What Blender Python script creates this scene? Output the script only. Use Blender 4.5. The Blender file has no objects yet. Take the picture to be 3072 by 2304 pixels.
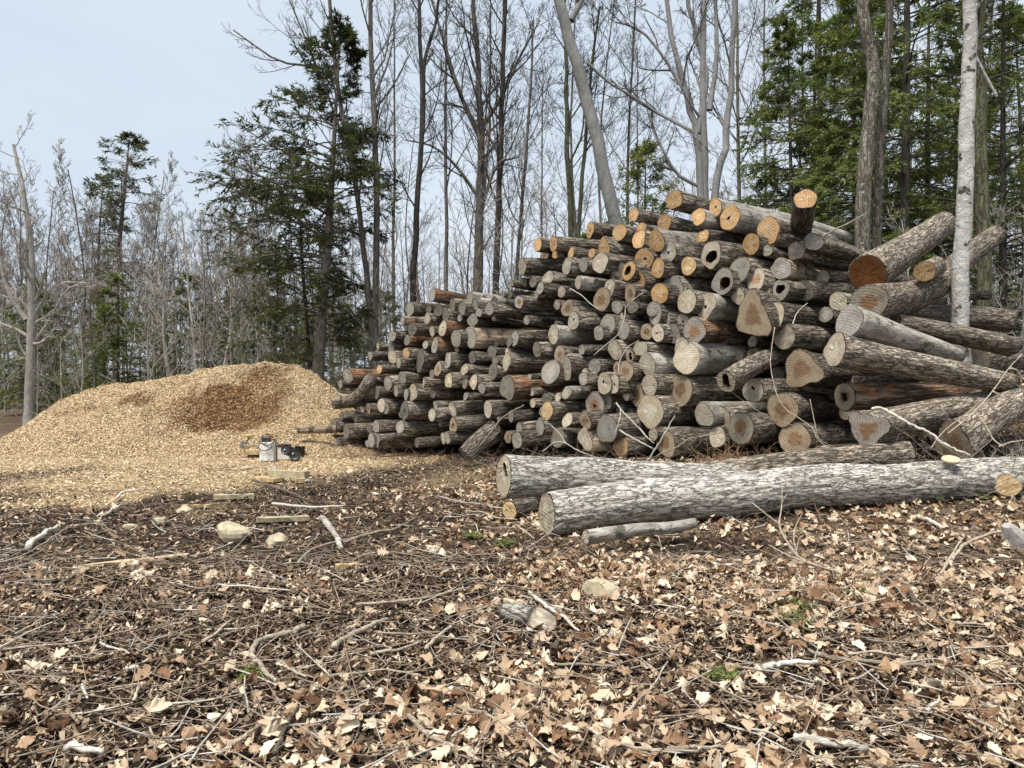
import bpy, math, random
import numpy as np
from mathutils import Vector, Matrix

# ------------------------------------------------------------------ camera
F, CX, CY, H = 2270.0, 1536.0, 1152.0, 1.6        # focal length, centre (photo pixels), eye height
scene = bpy.context.scene
COL = scene.collection
cam_d = bpy.data.cameras.new('camera')
cam_d.sensor_width = 36.0
cam_d.lens = 36.0 * F / 3072.0
cam_d.clip_end = 3000.0
cam = bpy.data.objects.new('camera', cam_d)
COL.objects.link(cam)
cam.location = (0, 0, H)
cam.rotation_euler = (math.radians(90), 0, 0)
scene.camera = cam

# ------------------------------------------------------------------ sky, sun, exposure
SUN_EL, SUN_AZ = math.radians(66), math.radians(215)     # azimuth clockwise from +Y (behind the camera, a little left)
world = bpy.data.worlds.new('World')
scene.world = world
world.use_nodes = True
wn, wl = world.node_tree.nodes, world.node_tree.links
wn.clear()
w_out = wn.new('ShaderNodeOutputWorld')
w_bg = wn.new('ShaderNodeBackground')
sky = wn.new('ShaderNodeTexSky')
sky.sky_type = 'NISHITA'
sky.sun_disc = False
sky.sun_elevation = SUN_EL
sky.sun_rotation = SUN_AZ
sky.air_density = 1.0
sky.dust_density = 3.0
sky.ozone_density = 1.5
# overcast: the clear sky is veiled by an uneven sheet of pale cloud
w_tc = wn.new('ShaderNodeTexCoord')
w_map = wn.new('ShaderNodeMapping')
w_map.inputs['Scale'].default_value = (1.0, 1.0, 3.0)
w_noise = wn.new('ShaderNodeTexNoise')
w_noise.inputs['Scale'].default_value = 1.3
w_noise.inputs['Detail'].default_value = 4.0
w_noise.inputs['Roughness'].default_value = 0.45
w_ramp = wn.new('ShaderNodeValToRGB')
w_ramp.color_ramp.elements[0].position = 0.30
w_ramp.color_ramp.elements[0].color = (6.5, 7.7, 9.0, 1)
w_ramp.color_ramp.elements[1].position = 0.72
w_ramp.color_ramp.elements[1].color = (8.6, 9.45, 10.4, 1)
w_mix = wn.new('ShaderNodeMixRGB')
w_mix.inputs['Fac'].default_value = 0.86
wl.new(w_tc.outputs['Generated'], w_map.inputs['Vector'])
wl.new(w_map.outputs['Vector'], w_noise.inputs['Vector'])
wl.new(w_noise.outputs['Fac'], w_ramp.inputs['Fac'])
wl.new(sky.outputs['Color'], w_mix.inputs['Color1'])
wl.new(w_ramp.outputs['Color'], w_mix.inputs['Color2'])
wl.new(w_mix.outputs['Color'], w_bg.inputs['Color'])
w_bg.inputs['Strength'].default_value = 0.062
wl.new(w_bg.outputs['Background'], w_out.inputs['Surface'])

sun_d = bpy.data.lights.new('sun', 'SUN')
sun_d.energy = 3.6
sun_d.angle = math.radians(22)
sun_d.color = (1.0, 0.95, 0.87)
sun = bpy.data.objects.new('sun', sun_d)
COL.objects.link(sun)
sd = Vector((math.sin(SUN_AZ) * math.cos(SUN_EL), math.cos(SUN_AZ) * math.cos(SUN_EL), math.sin(SUN_EL)))
sun.rotation_euler = sd.to_track_quat('Z', 'Y').to_euler()
sun.location = sd * 60

scene.view_settings.view_transform = 'Standard'
scene.view_settings.look = 'None'
scene.view_settings.gamma = 1.0
scene.view_settings.use_curve_mapping = False
scene.view_settings.exposure = 0.72
scene.cycles.max_bounces = 4
scene.cycles.diffuse_bounces = 2
scene.cycles.glossy_bounces = 2
scene.cycles.transparent_max_bounces = 4
scene.cycles.use_adaptive_sampling = True

# ------------------------------------------------------------------ helpers
rng = np.random.default_rng(7)
random.seed(7)

def ss(a, b, x):
    t = np.clip((x - a) / (b - a), 0, 1)
    return t * t * (3 - 2 * t)

def _hash(ix, iy, iz):
    n = (ix * 374761393 + iy * 668265263 + iz * 2147483647 * 3 + 1013) & 0xffffffff
    n = ((n ^ (n >> 13)) * 1274126177) & 0xffffffff
    n = (n ^ (n >> 16)) & 0xffffffff
    return n.astype(np.float64) / 4294967295.0

def vnoise(x, y, z=0.0):
    """smooth value noise, 0..1"""
    x, y, z = np.broadcast_arrays(np.asarray(x, float), np.asarray(y, float), np.asarray(z, float))
    xi, yi, zi = np.floor(x).astype(np.int64), np.floor(y).astype(np.int64), np.floor(z).astype(np.int64)
    fx, fy, fz = x - xi, y - yi, z - zi
    fx, fy, fz = fx * fx * (3 - 2 * fx), fy * fy * (3 - 2 * fy), fz * fz * (3 - 2 * fz)
    def L(a, b, t): return a + (b - a) * t
    c = [[[_hash(xi + i, yi + j, zi + k) for k in (0, 1)] for j in (0, 1)] for i in (0, 1)]
    return L(L(L(c[0][0][0], c[1][0][0], fx), L(c[0][1][0], c[1][1][0], fx), fy),
             L(L(c[0][0][1], c[1][0][1], fx), L(c[0][1][1], c[1][1][1], fx), fy), fz)

def fbm(x, y, z=0.0, o=4):
    s, a, t = 0.0, 1.0, 0.0
    for i in range(o):
        s = s + a * vnoise(x * 2 ** i + 17 * i, y * 2 ** i, z * 2 ** i)
        t += a
        a *= 0.5
    return s / t

def P(px, py, d):
    """photo pixel + distance -> point"""
    return np.array(((px - CX) / F * d, d, H - (py - CY) / F * d))

MOUND_X = np.array([0, 100, 200, 300, 420, 500, 600, 700, 800, 860, 930, 1000, 1040, 1100, 1180], float)
MOUND_Y = np.array([1318, 1255, 1195, 1162, 1143, 1132, 1115, 1095, 1084, 1090, 1120, 1165, 1200, 1270, 1345], float)
MD = 20.0
_mx = (MOUND_X - CX) / F * MD
_mh = H - (MOUND_Y - CY) / F * MD

def mound_h(x, y):
    """height of the chip heap above zero"""
    x, y = np.asarray(x, float), np.asarray(y, float)
    xs = x * MD / np.clip(y, 14, 27)            # the profile keeps its outline along the heap's length
    xs = 0.5 * xs + 0.5 * x
    h = np.interp(xs, _mx, _mh, left=0.0, right=-0.3)
    h = np.where(xs < _mx[0], np.maximum(0, _mh[0] + (xs - _mx[0]) * 0.35), h)
    yf = 15.9 + 0.25 * np.sin(x * 0.9) + 0.35 * (1 - ss(-9, -5, x))
    t = (y - yf) / (MD - yf)
    f = np.where(t < 1, ss(0, 1.06, t) * 0.75 + 0.25 * np.clip(t, 0, 1), 1.0 - ss(0, 1, (y - MD) / 4.2))
    f = np.where(t < 0, 0, f)
    z = h * f
    # scooped-out hollow with an overhanging bank
    cx = -6.75
    e = np.exp(-((x - cx) / 1.35) ** 2)
    s = np.exp(-((y - 18.1) / 0.75) ** 2)
    z = z - 0.42 * e * s * (h > 0.2)
    z = z + 0.10 * np.exp(-((x + 7.0) / 1.5) ** 2) * np.exp(-((y - 16.9) / 0.5) ** 2)
    z = z + (fbm(x * 1.5, y * 1.5) - 0.5) * 0.36 * ss(0.02, 0.35, z) + (vnoise(x * 5, y * 5) - .5) * 0.06 * ss(0.02, 0.3, z)
    return z

def ground_h(x, y):
    x, y = np.asarray(x, float), np.asarray(y, float)
    z = 0.42 * ss(-2.5, 2.5, x) * ss(5.8, 10.0, y)
    z = z + 1.35 * np.exp(-((x - 8.3) / 2.0) ** 2 - ((y - 12.6) / 2.3) ** 2)
    z = z + 0.5 * ss(20, 30, y) + 1.5 * ss(30, 90, y) + 3.0 * ss(90, 500, y)
    z = z + 0.10 * (fbm(x * 0.55, y * 0.55, 3.3, 3) - 0.5) * ss(2, 4, y) + 0.05 * (fbm(x * 2.3, y * 2.3, 8.1, 3) - 0.5)
    z = z + (fbm(x * 6, y * 6, 2.2, 3) - .5) * 0.06 * (np.abs(x) < 12) * (y < 22)
    z = z - 0.10 * np.exp(-((x - 2.1) / 1.0) ** 2 - ((y - 6.6) / 0.45) ** 2)
    return z

def top_h(x, y):
    return np.maximum(ground_h(x, y), mound_h(x, y))

def G(px, py, lift=0.0, tmax=60.0):
    """where the line of sight through a photo pixel meets the ground"""
    t = np.linspace(1.5, tmax, 3000)
    x, z = (px - CX) / F * t, H - (py - CY) / F * t
    g = top_h(x, t) + lift
    i = np.argmax(z <= g)
    if z[i] > g[i]:
        i = len(t) - 1
    return np.array((x[i], t[i], g[i]))

def mk_mesh(name, V, quads=None, tris=None, smooth=True, attrs=None):
    me = bpy.data.meshes.new(name)
    V = np.asarray(V, np.float32).reshape(-1, 3)
    me.vertices.add(len(V))
    me.vertices.foreach_set('co', V.ravel())
    idx, starts, n = [], [], 0
    if quads is not None and len(quads):
        q = np.asarray(quads, np.int32).reshape(-1, 4)
        idx.append(q.ravel()); starts.append(np.arange(len(q)) * 4); n = len(q) * 4
    if tris is not None and len(tris):
        t = np.asarray(tris, np.int32).reshape(-1, 3)
        idx.append(t.ravel()); starts.append(np.arange(len(t)) * 3 + n)
    idx = np.concatenate(idx).astype(np.int32); starts = np.concatenate(starts).astype(np.int32)
    me.loops.add(len(idx)); me.loops.foreach_set('vertex_index', idx)
    me.polygons.add(len(starts)); me.polygons.foreach_set('loop_start', starts)
    me.polygons.foreach_set('use_smooth', np.full(len(starts), smooth, bool))
    me.update(calc_edges=True)
    for k, a in (attrs or {}).items():
        at = me.attributes.new(k, 'FLOAT', 'POINT')
        at.data.foreach_set('value', np.asarray(a, np.float32).ravel())
    return me

class MB:
    """collects pieces of ONE mesh"""
    def __init__(s): s.V, s.Q, s.T, s.n = [], [], [], 0
    def add(s, V, Q=None, T=None):
        V = np.asarray(V, float).reshape(-1, 3)
        if Q is not None and len(Q): s.Q.append(np.asarray(Q).reshape(-1, 4) + s.n)
        if T is not None and len(T): s.T.append(np.asarray(T).reshape(-1, 3) + s.n)
        s.V.append(V); s.n += len(V)
        return s
    def box(s, c, size, rot=None, bev=0.0):
        c, h = np.asarray(c, float), np.asarray(size, float) / 2
        v = np.array([(x, y, z) for x in (-1, 1) for y in (-1, 1) for z in (-1, 1)], float) * h
        if rot is not None: v = v @ np.asarray(rot).T
        return s.add(v + c, [(0, 1, 3, 2), (4, 6, 7, 5), (0, 4, 5, 1), (2, 3, 7, 6), (0, 2, 6, 4), (1, 5, 7, 3)])
    def tube(s, pts, rad, sides=8, cap=True):
        pts = np.asarray(pts, float); rad = np.broadcast_to(np.asarray(rad, float), (len(pts),))
        V, Q = tubes(pts[None], rad[None], sides)
        T = []
        if cap:
            k, m = len(pts), sides
            V = np.vstack([V, pts[:1], pts[-1:]])
            for j in range(m):
                T.append((k * m, (j + 1) % m, j)); T.append((k * m + 1, (k - 1) * m + j, (k - 1) * m + (j + 1) % m))
        return s.add(V, Q, T)
    def lathe(s, prof, sides=20, M=None):
        prof = np.asarray(prof, float); a = np.arange(sides) / sides * 2 * math.pi
        V = np.stack([prof[:, None, 0] * np.cos(a), prof[:, None, 0] * np.sin(a), np.repeat(prof[:, None, 1], sides, 1)], -1).reshape(-1, 3)
        if M is not None: V = V @ np.array(M.to_3x3()).T + np.array(M.translation)
        Q = [(i * sides + j, i * sides + (j + 1) % sides, (i + 1) * sides + (j + 1) % sides, (i + 1) * sides + j) for i in range(len(prof) - 1) for j in range(sides)]
        return s.add(V, Q)
    def mesh(s, name, smooth=True):
        return mk_mesh(name, np.vstack(s.V), np.vstack(s.Q) if s.Q else None, np.vstack(s.T) if s.T else None, smooth)

def unit(v): return v / np.maximum(np.linalg.norm(v, axis=-1, keepdims=True), 1e-9)

def tubes(Pn, R, sides):
    """many polylines [N,K,3] with radii [N,K] -> verts, quads"""
    N, K, _ = Pn.shape
    T = unit(np.gradient(Pn, axis=1))
    m = unit(T.mean(1))
    ref = np.where(np.abs(m[:, 2:3]) > 0.8, np.array([[1.0, 0.2, 0]]), np.array([[0, 0, 1.0]]))[:, None, :]
    U = unit(np.cross(T, np.broadcast_to(ref, T.shape))); W = np.cross(T, U)
    a = np.arange(sides) / sides * 2 * math.pi
    V = Pn[:, :, None, :] + R[:, :, None, None] * (np.cos(a)[:, None] * U[:, :, None, :] + np.sin(a)[:, None] * W[:, :, None, :])
    base = (np.arange(N) * K * sides)[:, None, None]
    i = (np.arange(K - 1) * sides)[None, :, None]; j = np.arange(sides)[None, None, :]; j2 = (j + 1) % sides
    q = np.stack(np.broadcast_arrays(base + i + j, base + i + j2, base + i + sides + j2, base + i + sides + j), -1)
    return V.reshape(-1, 3), q.reshape(-1, 4)

def smooth_path(pts, n):
    """Catmull-Rom through the points, n samples"""
    p = np.asarray(pts, float)
    if len(p) == 2: return p[0] + (p[1] - p[0]) * np.linspace(0, 1, n)[:, None]
    p = np.vstack([2 * p[0] - p[1], p, 2 * p[-1] - p[-2]])
    t = np.linspace(0, len(p) - 3, n); i = np.minimum(t.astype(int), len(p) - 4); f = (t - i)[:, None]
    a, b, c, d = p[i], p[i + 1], p[i + 2], p[i + 3]
    return 0.5 * (2 * b + (c - a) * f + (2 * a - 5 * b + 4 * c - d) * f ** 2 + (3 * b - a - 3 * c + d) * f ** 3)

def obj(name, me, mat, parent=None):
    o = bpy.data.objects.new(name, me)
    COL.objects.link(o)
    if mat is not None and me is not None and not me.materials: me.materials.append(mat)
    if parent is not None: o.parent = parent
    return o

def tag(o, label, cat, group=None, kind=None):
    o['label'] = label; o['category'] = cat
    if group: o['group'] = group
    if kind: o['kind'] = kind
    return o

def thing(name, label, cat, loc=(0, 0, 0), group=None):
    o = bpy.data.objects.new(name, None)
    o.empty_display_size = 0.2
    COL.objects.link(o)
    o.location = tuple(float(c) for c in loc)
    return tag(o, label, cat, group)

def struct(o): o['kind'] = 'structure'; return o

# ------------------------------------------------------------------ materials
def mat_new(name, rough=0.9, spec=0.2):
    m = bpy.data.materials.new(name); m.use_nodes = True
    nt = m.node_tree; b = nt.nodes['Principled BSDF']
    b.inputs['Roughness'].default_value = rough
    b.inputs['Specular IOR Level'].default_value = spec
    return m, nt, b

class NT:
    def __init__(s, nt): s.nt = nt
    def n(s, typ, **kw):
        x = s.nt.nodes.new('ShaderNode' + typ)
        for k, v in kw.items():
            if k in x.inputs: s.set(x.inputs[k], v)
            else: setattr(x, k, v)
        return x
    def set(s, sock, v):
        if isinstance(v, bpy.types.NodeSocket): s.nt.links.new(v, sock)
        elif isinstance(v, tuple) and len(v) == 3 and sock.type == 'RGBA': sock.default_value = (*v, 1)
        else: sock.default_value = v
    def math(s, op, a, b=0.0, c=None, clamp=False):
        x = s.n('Math', operation=op, use_clamp=clamp); s.set(x.inputs[0], a); s.set(x.inputs[1], b)
        if c is not None: s.set(x.inputs[2], c)
        return x.outputs[0]
    def ramp(s, fac, stops):
        x = s.n('ValToRGB'); e = x.color_ramp.elements
        while len(e) < len(stops): e.new(0.5)
        for i, (p, c) in enumerate(stops):
            e[i].position = p; e[i].color = (*c, 1) if len(c) == 3 else c
        s.set(x.inputs['Fac'], fac); return x.outputs['Color']
    def mix(s, f, a, b, mode='MIX'):
        x = s.n('MixRGB', blend_type=mode); s.set(x.inputs[0], f); s.set(x.inputs[1], a); s.set(x.inputs[2], b); return x.outputs[0]
    def noise(s, vec, scale, detail=4.0, rough=0.55, dist=0.0):
        x = s.n('TexNoise', Scale=scale, Detail=detail, Roughness=rough, Distortion=dist)
        if vec is not None: s.set(x.inputs['Vector'], vec)
        return x.outputs['Fac']
    def mapping(s, vec, scale=(1, 1, 1), loc=(0, 0, 0)):
        x = s.n('Mapping'); s.set(x.inputs['Vector'], vec); x.inputs['Scale'].default_value = scale
        if isinstance(loc, tuple): x.inputs['Location'].default_value = loc
        else: s.set(x.inputs['Location'], loc)
        return x.outputs[0]
    def bump(s, h, strength=0.5, dist=0.02):
        x = s.n('Bump'); x.inputs['Strength'].default_value = strength; x.inputs['Distance'].default_value = dist
        s.set(x.inputs['Height'], h); return x.outputs[0]

def bark(name, dark, mid, light, furrow=26.0, along=0.16, amount=1.0, patch=None, patch_lo=0.55, axis=0, dist=0.02, lichen=None, cw=.075):
    """axis: local axis the trunk runs along"""
    m, nt, b = mat_new(name, 0.92, 0.15); N = NT(nt)
    tc = N.n('TexCoord'); oi = N.n('ObjectInfo')
    off = N.n('CombineXYZ'); N.set(off.inputs[0], N.math('MULTIPLY', oi.outputs['Random'], 37.0)); N.set(off.inputs[1], N.math('MULTIPLY', oi.outputs['Random'], 11.0))
    sc = [1.0, 1.0, 1.0]; sc[axis] = along
    v = N.mapping(tc.outputs['Object'], tuple(sc), off.outputs[0])
    warp = N.n('TexNoise', Scale=9.0, Detail=3.0); N.set(warp.inputs['Vector'], v)
    vv = N.n('VectorMath', operation='MULTIPLY_ADD'); N.set(vv.inputs[0], warp.outputs['Color']); vv.inputs[1].default_value = (0.06, 0.06, 0.06); N.set(vv.inputs[2], v)
    rd1 = N.math('ABSOLUTE', N.math('SUBTRACT', N.noise(vv.outputs[0], furrow * .55, 3.0, .55), .5))
    rd2 = N.math('ABSOLUTE', N.math('SUBTRACT', N.noise(vv.outputs[0], furrow * 1.15, 2.0, .5), .5))
    rd = N.math('MINIMUM', rd1, N.math('MULTIPLY_ADD', rd2, 1.0, .02))
    crack = N.ramp(rd, [(0.005, (0, 0, 0)), (cw, (1, 1, 1))])
    n1 = N.noise(v, furrow * 0.9, 5.0, 0.65)
    n2 = N.noise(tc.outputs['Object'], 3.0, 3.0, 0.6)
    col = N.ramp(n1, [(0.28, mid), (0.68, light)])
    col = N.mix(N.ramp(n2, [(0.38, (0, 0, 0)), (0.72, (0.55, 0.55, 0.55))]), col, mid)
    cf = N.math('SUBTRACT', 1.0, crack); cf = N.math('MULTIPLY', cf, amount)
    col = N.mix(cf, col, dark)
    if patch is not None:
        n3 = N.noise(tc.outputs['Object'], 4.5, 4.0, 0.6)
        pf = N.ramp(n3, [(patch_lo, (0, 0, 0)), (patch_lo + 0.05, (1, 1, 1))])
        col = N.mix(pf, col, patch)
    if lichen is not None:
        n4 = N.noise(tc.outputs['Object'], 11.0, 5.0, 0.7)
        pf = N.ramp(n4, [(0.56, (0, 0, 0)), (0.64, (0.85, 0.85, 0.85))])
        col = N.mix(pf, col, lichen)
    val = N.math('MULTIPLY_ADD', oi.outputs['Random'], 0.5, 0.75)
    hv = N.n('HueSaturation'); N.set(hv.inputs['Value'], val); N.set(hv.inputs['Color'], col)
    N.set(b.inputs['Base Color'], hv.outputs[0])
    h = N.math('ADD', crack, N.math('MULTIPLY', n1, 0.7))
    N.set(b.inputs['Normal'], N.bump(h, 0.9, dist))
    return m

M = {}
M['bark_rough'] = bark('bark_rough', (.03, .022, .016), (.22, .178, .138), (.50, .44, .36), 32, .14, .95, patch=(.50, .45, .38), patch_lo=.70)
M['bark_dark'] = bark('bark_dark', (.024, .018, .014), (.14, .112, .088), (.36, .305, .25), 32, .14, .95)
M['bark_smooth'] = bark('bark_smooth', (.05, .042, .034), (.24, .215, .18), (.46, .43, .38), 11, .35, .45, patch=(.10, .095, .075), patch_lo=.60, dist=.008)
M['bark_orange'] = bark('bark_orange', (.03, .018, .011), (.16, .10, .065), (.34, .25, .18), 20, .10, .9, patch=(.27, .115, .045), patch_lo=.58)
M['bark_peeled'] = bark('bark_peeled', (.10, .065, .04), (.30, .22, .15), (.50, .42, .32), 14, .05, .5, patch=(.11, .09, .07), patch_lo=.57, dist=.01)
M['bark_fallen'] = bark('bark_fallen', (.085, .066, .052), (.34, .31, .275), (.56, .53, .485), 36, .2, .85, patch=(.19, .135, .10), patch_lo=.65, lichen=(.45, .46, .36), cw=.05)
M['bark_long'] = bark('bark_long', (.04, .03, .022), (.25, .20, .155), (.48, .415, .335), 32, .2, .95)
M['stick'] = bark('stick', (.07, .053, .04), (.27, .215, .16), (.52, .45, .36), 30, .3, .4, dist=.004)
M['stick_pale'] = bark('stick_pale', (.12, .10, .08), (.42, .38, .32), (.66, .62, .55), 20, .3, .35, patch=(.16, .13, .10), patch_lo=.62, dist=.004)
M['stick_dark'] = bark('stick_dark', (.02, .015, .012), (.07, .055, .045), (.18, .15, .12), 30, .3, .5, dist=.004)
M['twig_litter'] = bark('twig_litter', (.04, .028, .02), (.15, .112, .08), (.38, .31, .24), 15, 1, .2, dist=.003)
M['brush_red'] = bark('brush_red', (.04, .02, .015), (.13, .07, .05), (.25, .16, .12), 15, 1, .2, dist=.003)
M['brush_orange'] = bark('brush_orange', (.12, .07, .03), (.34, .21, .11), (.52, .36, .22), 15, 1, .2, dist=.003)
# standing trees: the trunk runs along local Z
M['tree_grey'] = bark('tree_grey', (.035, .029, .024), (.135, .117, .10), (.27, .245, .215), 15, .14, .7, axis=2)
M['tree_dark'] = bark('tree_dark', (.02, .017, .014), (.068, .058, .050), (.14, .122, .105), 15, .14, .6, axis=2)
M['twig_brown'] = bark('twig_brown', (.06, .048, .038), (.19, .155, .125), (.33, .28, .235), 8, .3, .3, axis=2, dist=.004)
M['tree_beech'] = bark('tree_beech', (.05, .045, .04), (.20, .195, .185), (.33, .32, .31), 5, .5, .2, patch=(.035, .03, .025), patch_lo=.70, axis=2, dist=.006)
M['tree_birch'] = bark('tree_birch', (.10, .09, .08), (.40, .38, .35), (.64, .62, .58), 7, 1.0, .3, patch=(.07, .06, .05), patch_lo=.575, axis=2, dist=.006)
M['tree_lichen'] = bark('tree_lichen', (.04, .033, .026), (.16, .135, .105), (.29, .26, .21), 22, .12, .8, lichen=(.42, .45, .32), axis=2)
M['tree_mossy'] = bark('tree_mossy', (.018, .016, .010), (.075, .075, .042), (.14, .135, .085), 15, .2, .6, axis=2)
M['tree_pale'] = bark('tree_pale', (.12, .105, .09), (.30, .27, .235), (.50, .47, .43), 10, .3, .4, axis=2, dist=.006)
M['tree_spruce'] = bark('tree_spruce', (.06, .05, .042), (.24, .205, .175), (.38, .335, .295), 20, .3, .6, axis=2)

def plain(name, col, rough=0.8, spec=0.3, var=0.15, scale=8.0, bump=0.0):
    m, nt, b = mat_new(name, rough, spec); N = NT(nt)
    tc = N.n('TexCoord'); n = N.noise(tc.outputs['Object'], scale, 5.0, 0.6)
    lo = tuple(c * (1 - var) for c in col); hi = tuple(min(1, c * (1 + var)) for c in col)
    N.set(b.inputs['Base Color'], N.ramp(n, [(0.3, lo), (0.7, hi)]))
    if bump: N.set(b.inputs['Normal'], N.bump(n, bump, 0.02))
    return m

def make_cut_mat():
    """sawn end grain: base tint from the object's colour, darker or brighter heart, rings, saw marks, checks"""
    m, nt, b = mat_new('cut_wood', 0.85, 0.15); N = NT(nt)
    tc = N.n('TexCoord'); oi = N.n('ObjectInfo')
    at = N.n('Attribute', attribute_type='OBJECT', attribute_name='heart')
    rad = N.n('Attribute', attribute_type='GEOMETRY', attribute_name='rad')
    rnd = oi.outputs['Random']
    off = N.n('CombineXYZ'); N.set(off.inputs[0], N.math('MULTIPLY', rnd, 50.0)); N.set(off.inputs[2], N.math('MULTIPLY', rnd, 23.0))
    v = N.mapping(tc.outputs['Object'], (1, 1, 1), off.outputs[0])
    n1 = N.noise(v, 7.0, 4.0, 0.6)
    n2 = N.noise(v, 30.0, 4.0, 0.65)
    # heart
    hf = N.math('ADD', rad.outputs['Fac'], N.math('MULTIPLY', N.math('SUBTRACT', n1, 0.5), 0.9))
    hmask = N.ramp(hf, [(0.38, (1, 1, 1)), (0.55, (0, 0, 0))])
    col = N.mix(hmask, oi.outputs['Color'], at.outputs['Color'])
    # growth rings
    rg = N.math('SINE', N.math('MULTIPLY', N.math('ADD', rad.outputs['Fac'], N.math('MULTIPLY', n1, 0.12)), 75.0))
    col = N.mix(N.math('MULTIPLY_ADD', rg, 0.07, 0.07), col, (.05, .035, .02), 'MULTIPLY')
    # saw marks: arcs of the chain bar
    sv = N.n('SeparateXYZ'); N.set(sv.inputs[0], tc.outputs['Object'])
    ang = N.math('MULTIPLY', rnd, 6.28)
    ln = N.math('ADD', N.math('MULTIPLY', sv.outputs[1], N.math('COSINE', ang)), N.math('MULTIPLY', sv.outputs[2], N.math('SINE', ang)))
    lp = N.math('SUBTRACT', N.math('MULTIPLY', sv.outputs[2], N.math('COSINE', ang)), N.math('MULTIPLY', sv.outputs[1], N.math('SINE', ang)))
    arc = N.math('ADD', ln, N.math('MULTIPLY', N.math('POWER', lp, 2.0), 0.9))
    saw = N.math('SINE', N.math('MULTIPLY', N.math('ADD', arc, N.math('MULTIPLY', n1, .03)), 165.0))
    sawf = N.math('MULTIPLY', N.math('MULTIPLY_ADD', saw, .5, .5), N.math('MULTIPLY_ADD', n1, .6, .0))
    col = N.mix(sawf, col, (.30, .25, .20), 'MULTIPLY')
    # blotches of weather and dirt
    col = N.mix(N.ramp(n2, [(0.45, (0, 0, 0)), (0.75, (.55, .55, .55))]), col, (.30, .26, .21), 'MULTIPLY')
    n5 = N.noise(v, 3.5, 3.0, 0.5)
    col = N.mix(N.ramp(n5, [(0.5, (0, 0, 0)), (0.8, (.6, .6, .6))]), col, (.42, .36, .30), 'MULTIPLY')
    # radial checks
    at2 = N.math('ARCTAN2', sv.outputs[2], sv.outputs[1])
    ck = N.math('ABSOLUTE', N.math('SINE', N.math('ADD', N.math('MULTIPLY', at2, 1.5), N.math('MULTIPLY_ADD', n1, 1.6, N.math('MULTIPLY', rnd, 9.0)))))
    ckf = N.ramp(N.math('ADD', ck, N.math('MULTIPLY', rad.outputs['Fac'], .06)), [(0.02, (.75, .75, .75)), (0.055, (0, 0, 0))])
    col = N.mix(N.math('MULTIPLY', ckf, N.math('GREATER_THAN', rnd, .35)), col, (.035, .025, .018))
    # dark inner bark line at the rim
    rim = N.ramp(rad.outputs['Fac'], [(0.94, (0, 0, 0)), (1.0, (.6, .6, .6))])
    col = N.mix(rim, col, (.10, .065, .04))
    N.set(b.inputs['Base Color'], col)
    N.set(b.inputs['Normal'], N.bump(N.math('ADD', n2, N.math('MULTIPLY', saw, .25)), 0.5, 0.006))
    return m
M['cut'] = make_cut_mat()
M['rot'] = plain('rotten_wood', (.055, .034, .022), .95, .1, .6, 20, .8)
M['split'] = plain('split_wood', (.55, .43, .28), .85, .15, .3, 22, .5)
M['split_grey'] = plain('split_wood_grey', (.42, .37, .31), .9, .15, .35, 18, .6)
# ------------------------------------------------------------------ ground
def blob(px, py, rx, ry):
    """an oval patch of ground, given where it lies in the photo, as centre and radii in metres"""
    c = G(px, py); a, b = G(px, py + ry), G(px, max(py - ry, 1262))
    return (c[0], c[1], rx / F * c[1], max(0.15, abs(b[1] - a[1]) / 2))

def blob_field(bl, x, y):
    s = np.zeros(np.broadcast(x, y).shape)
    for cx, cy, rx, ry in bl:
        r = np.sqrt(((x - cx) / rx) ** 2 + ((y - cy) / ry) ** 2)
        s = np.maximum(s, 1 - ss(0.55, 1.25, r))
    return s

SOIL = [blob(*b) for b in [(2150, 1655, 260, 45), (1290, 1760, 330, 70), (420, 1870, 380, 90), (1050, 1870, 260, 50), (500, 2130, 420, 70),
        (2480, 2090, 260, 50), (2250, 2000, 200, 35), (1330, 1450, 130, 22), (250, 1480, 260, 25), (560, 1480, 230, 28), (1000, 1450, 200, 18),
        (850, 1690, 240, 40), (1400, 1690, 160, 35), (2700, 1990, 130, 30), (120, 1640, 120, 60), (1180, 1840, 140, 30)]]
CHIP = [blob(*b) for b in [(420, 1420, 300, 45), (900, 1400, 240, 45), (80, 1400, 160, 40), (1080, 1370, 160, 30), (720, 1440, 160, 22), (330, 1500, 110, 30), (130, 1505, 120, 22),
        (860, 1345, 260, 30), (300, 1385, 300, 20), (450, 1440, 520, 40)]]
GRASS = [blob(*b) for b in [(1370, 1430, 130, 40), (1460, 1390, 60, 25), (1250, 1380, 120, 20), (620, 1530, 90, 25)]]

def leaf_density(x, y):
    """how thickly the ground is strewn with leaves, 0..1"""
    d = 0.08 + 0.55 * ss(-1.2, 1.6, x + 0.18 * (y - 4)) + 0.30 * (1 - ss(2.9, 4.3, y)) * ss(-2.6, -0.3, x)
    d = d * (0.30 + 1.15 * ss(.38, .62, fbm(x * 1.1, y * 1.1, 5.0, 3)))
    d = d * (1 - 0.9 * blob_field(SOIL, x, y)) * (1 - 0.85 * blob_field(CHIP, x, y))
    d = d * (1 - ss(9.5, 14, y) * (1 - 0.6 * ss(3, 5, x)))
    return np.clip(d, 0, 1)

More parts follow.
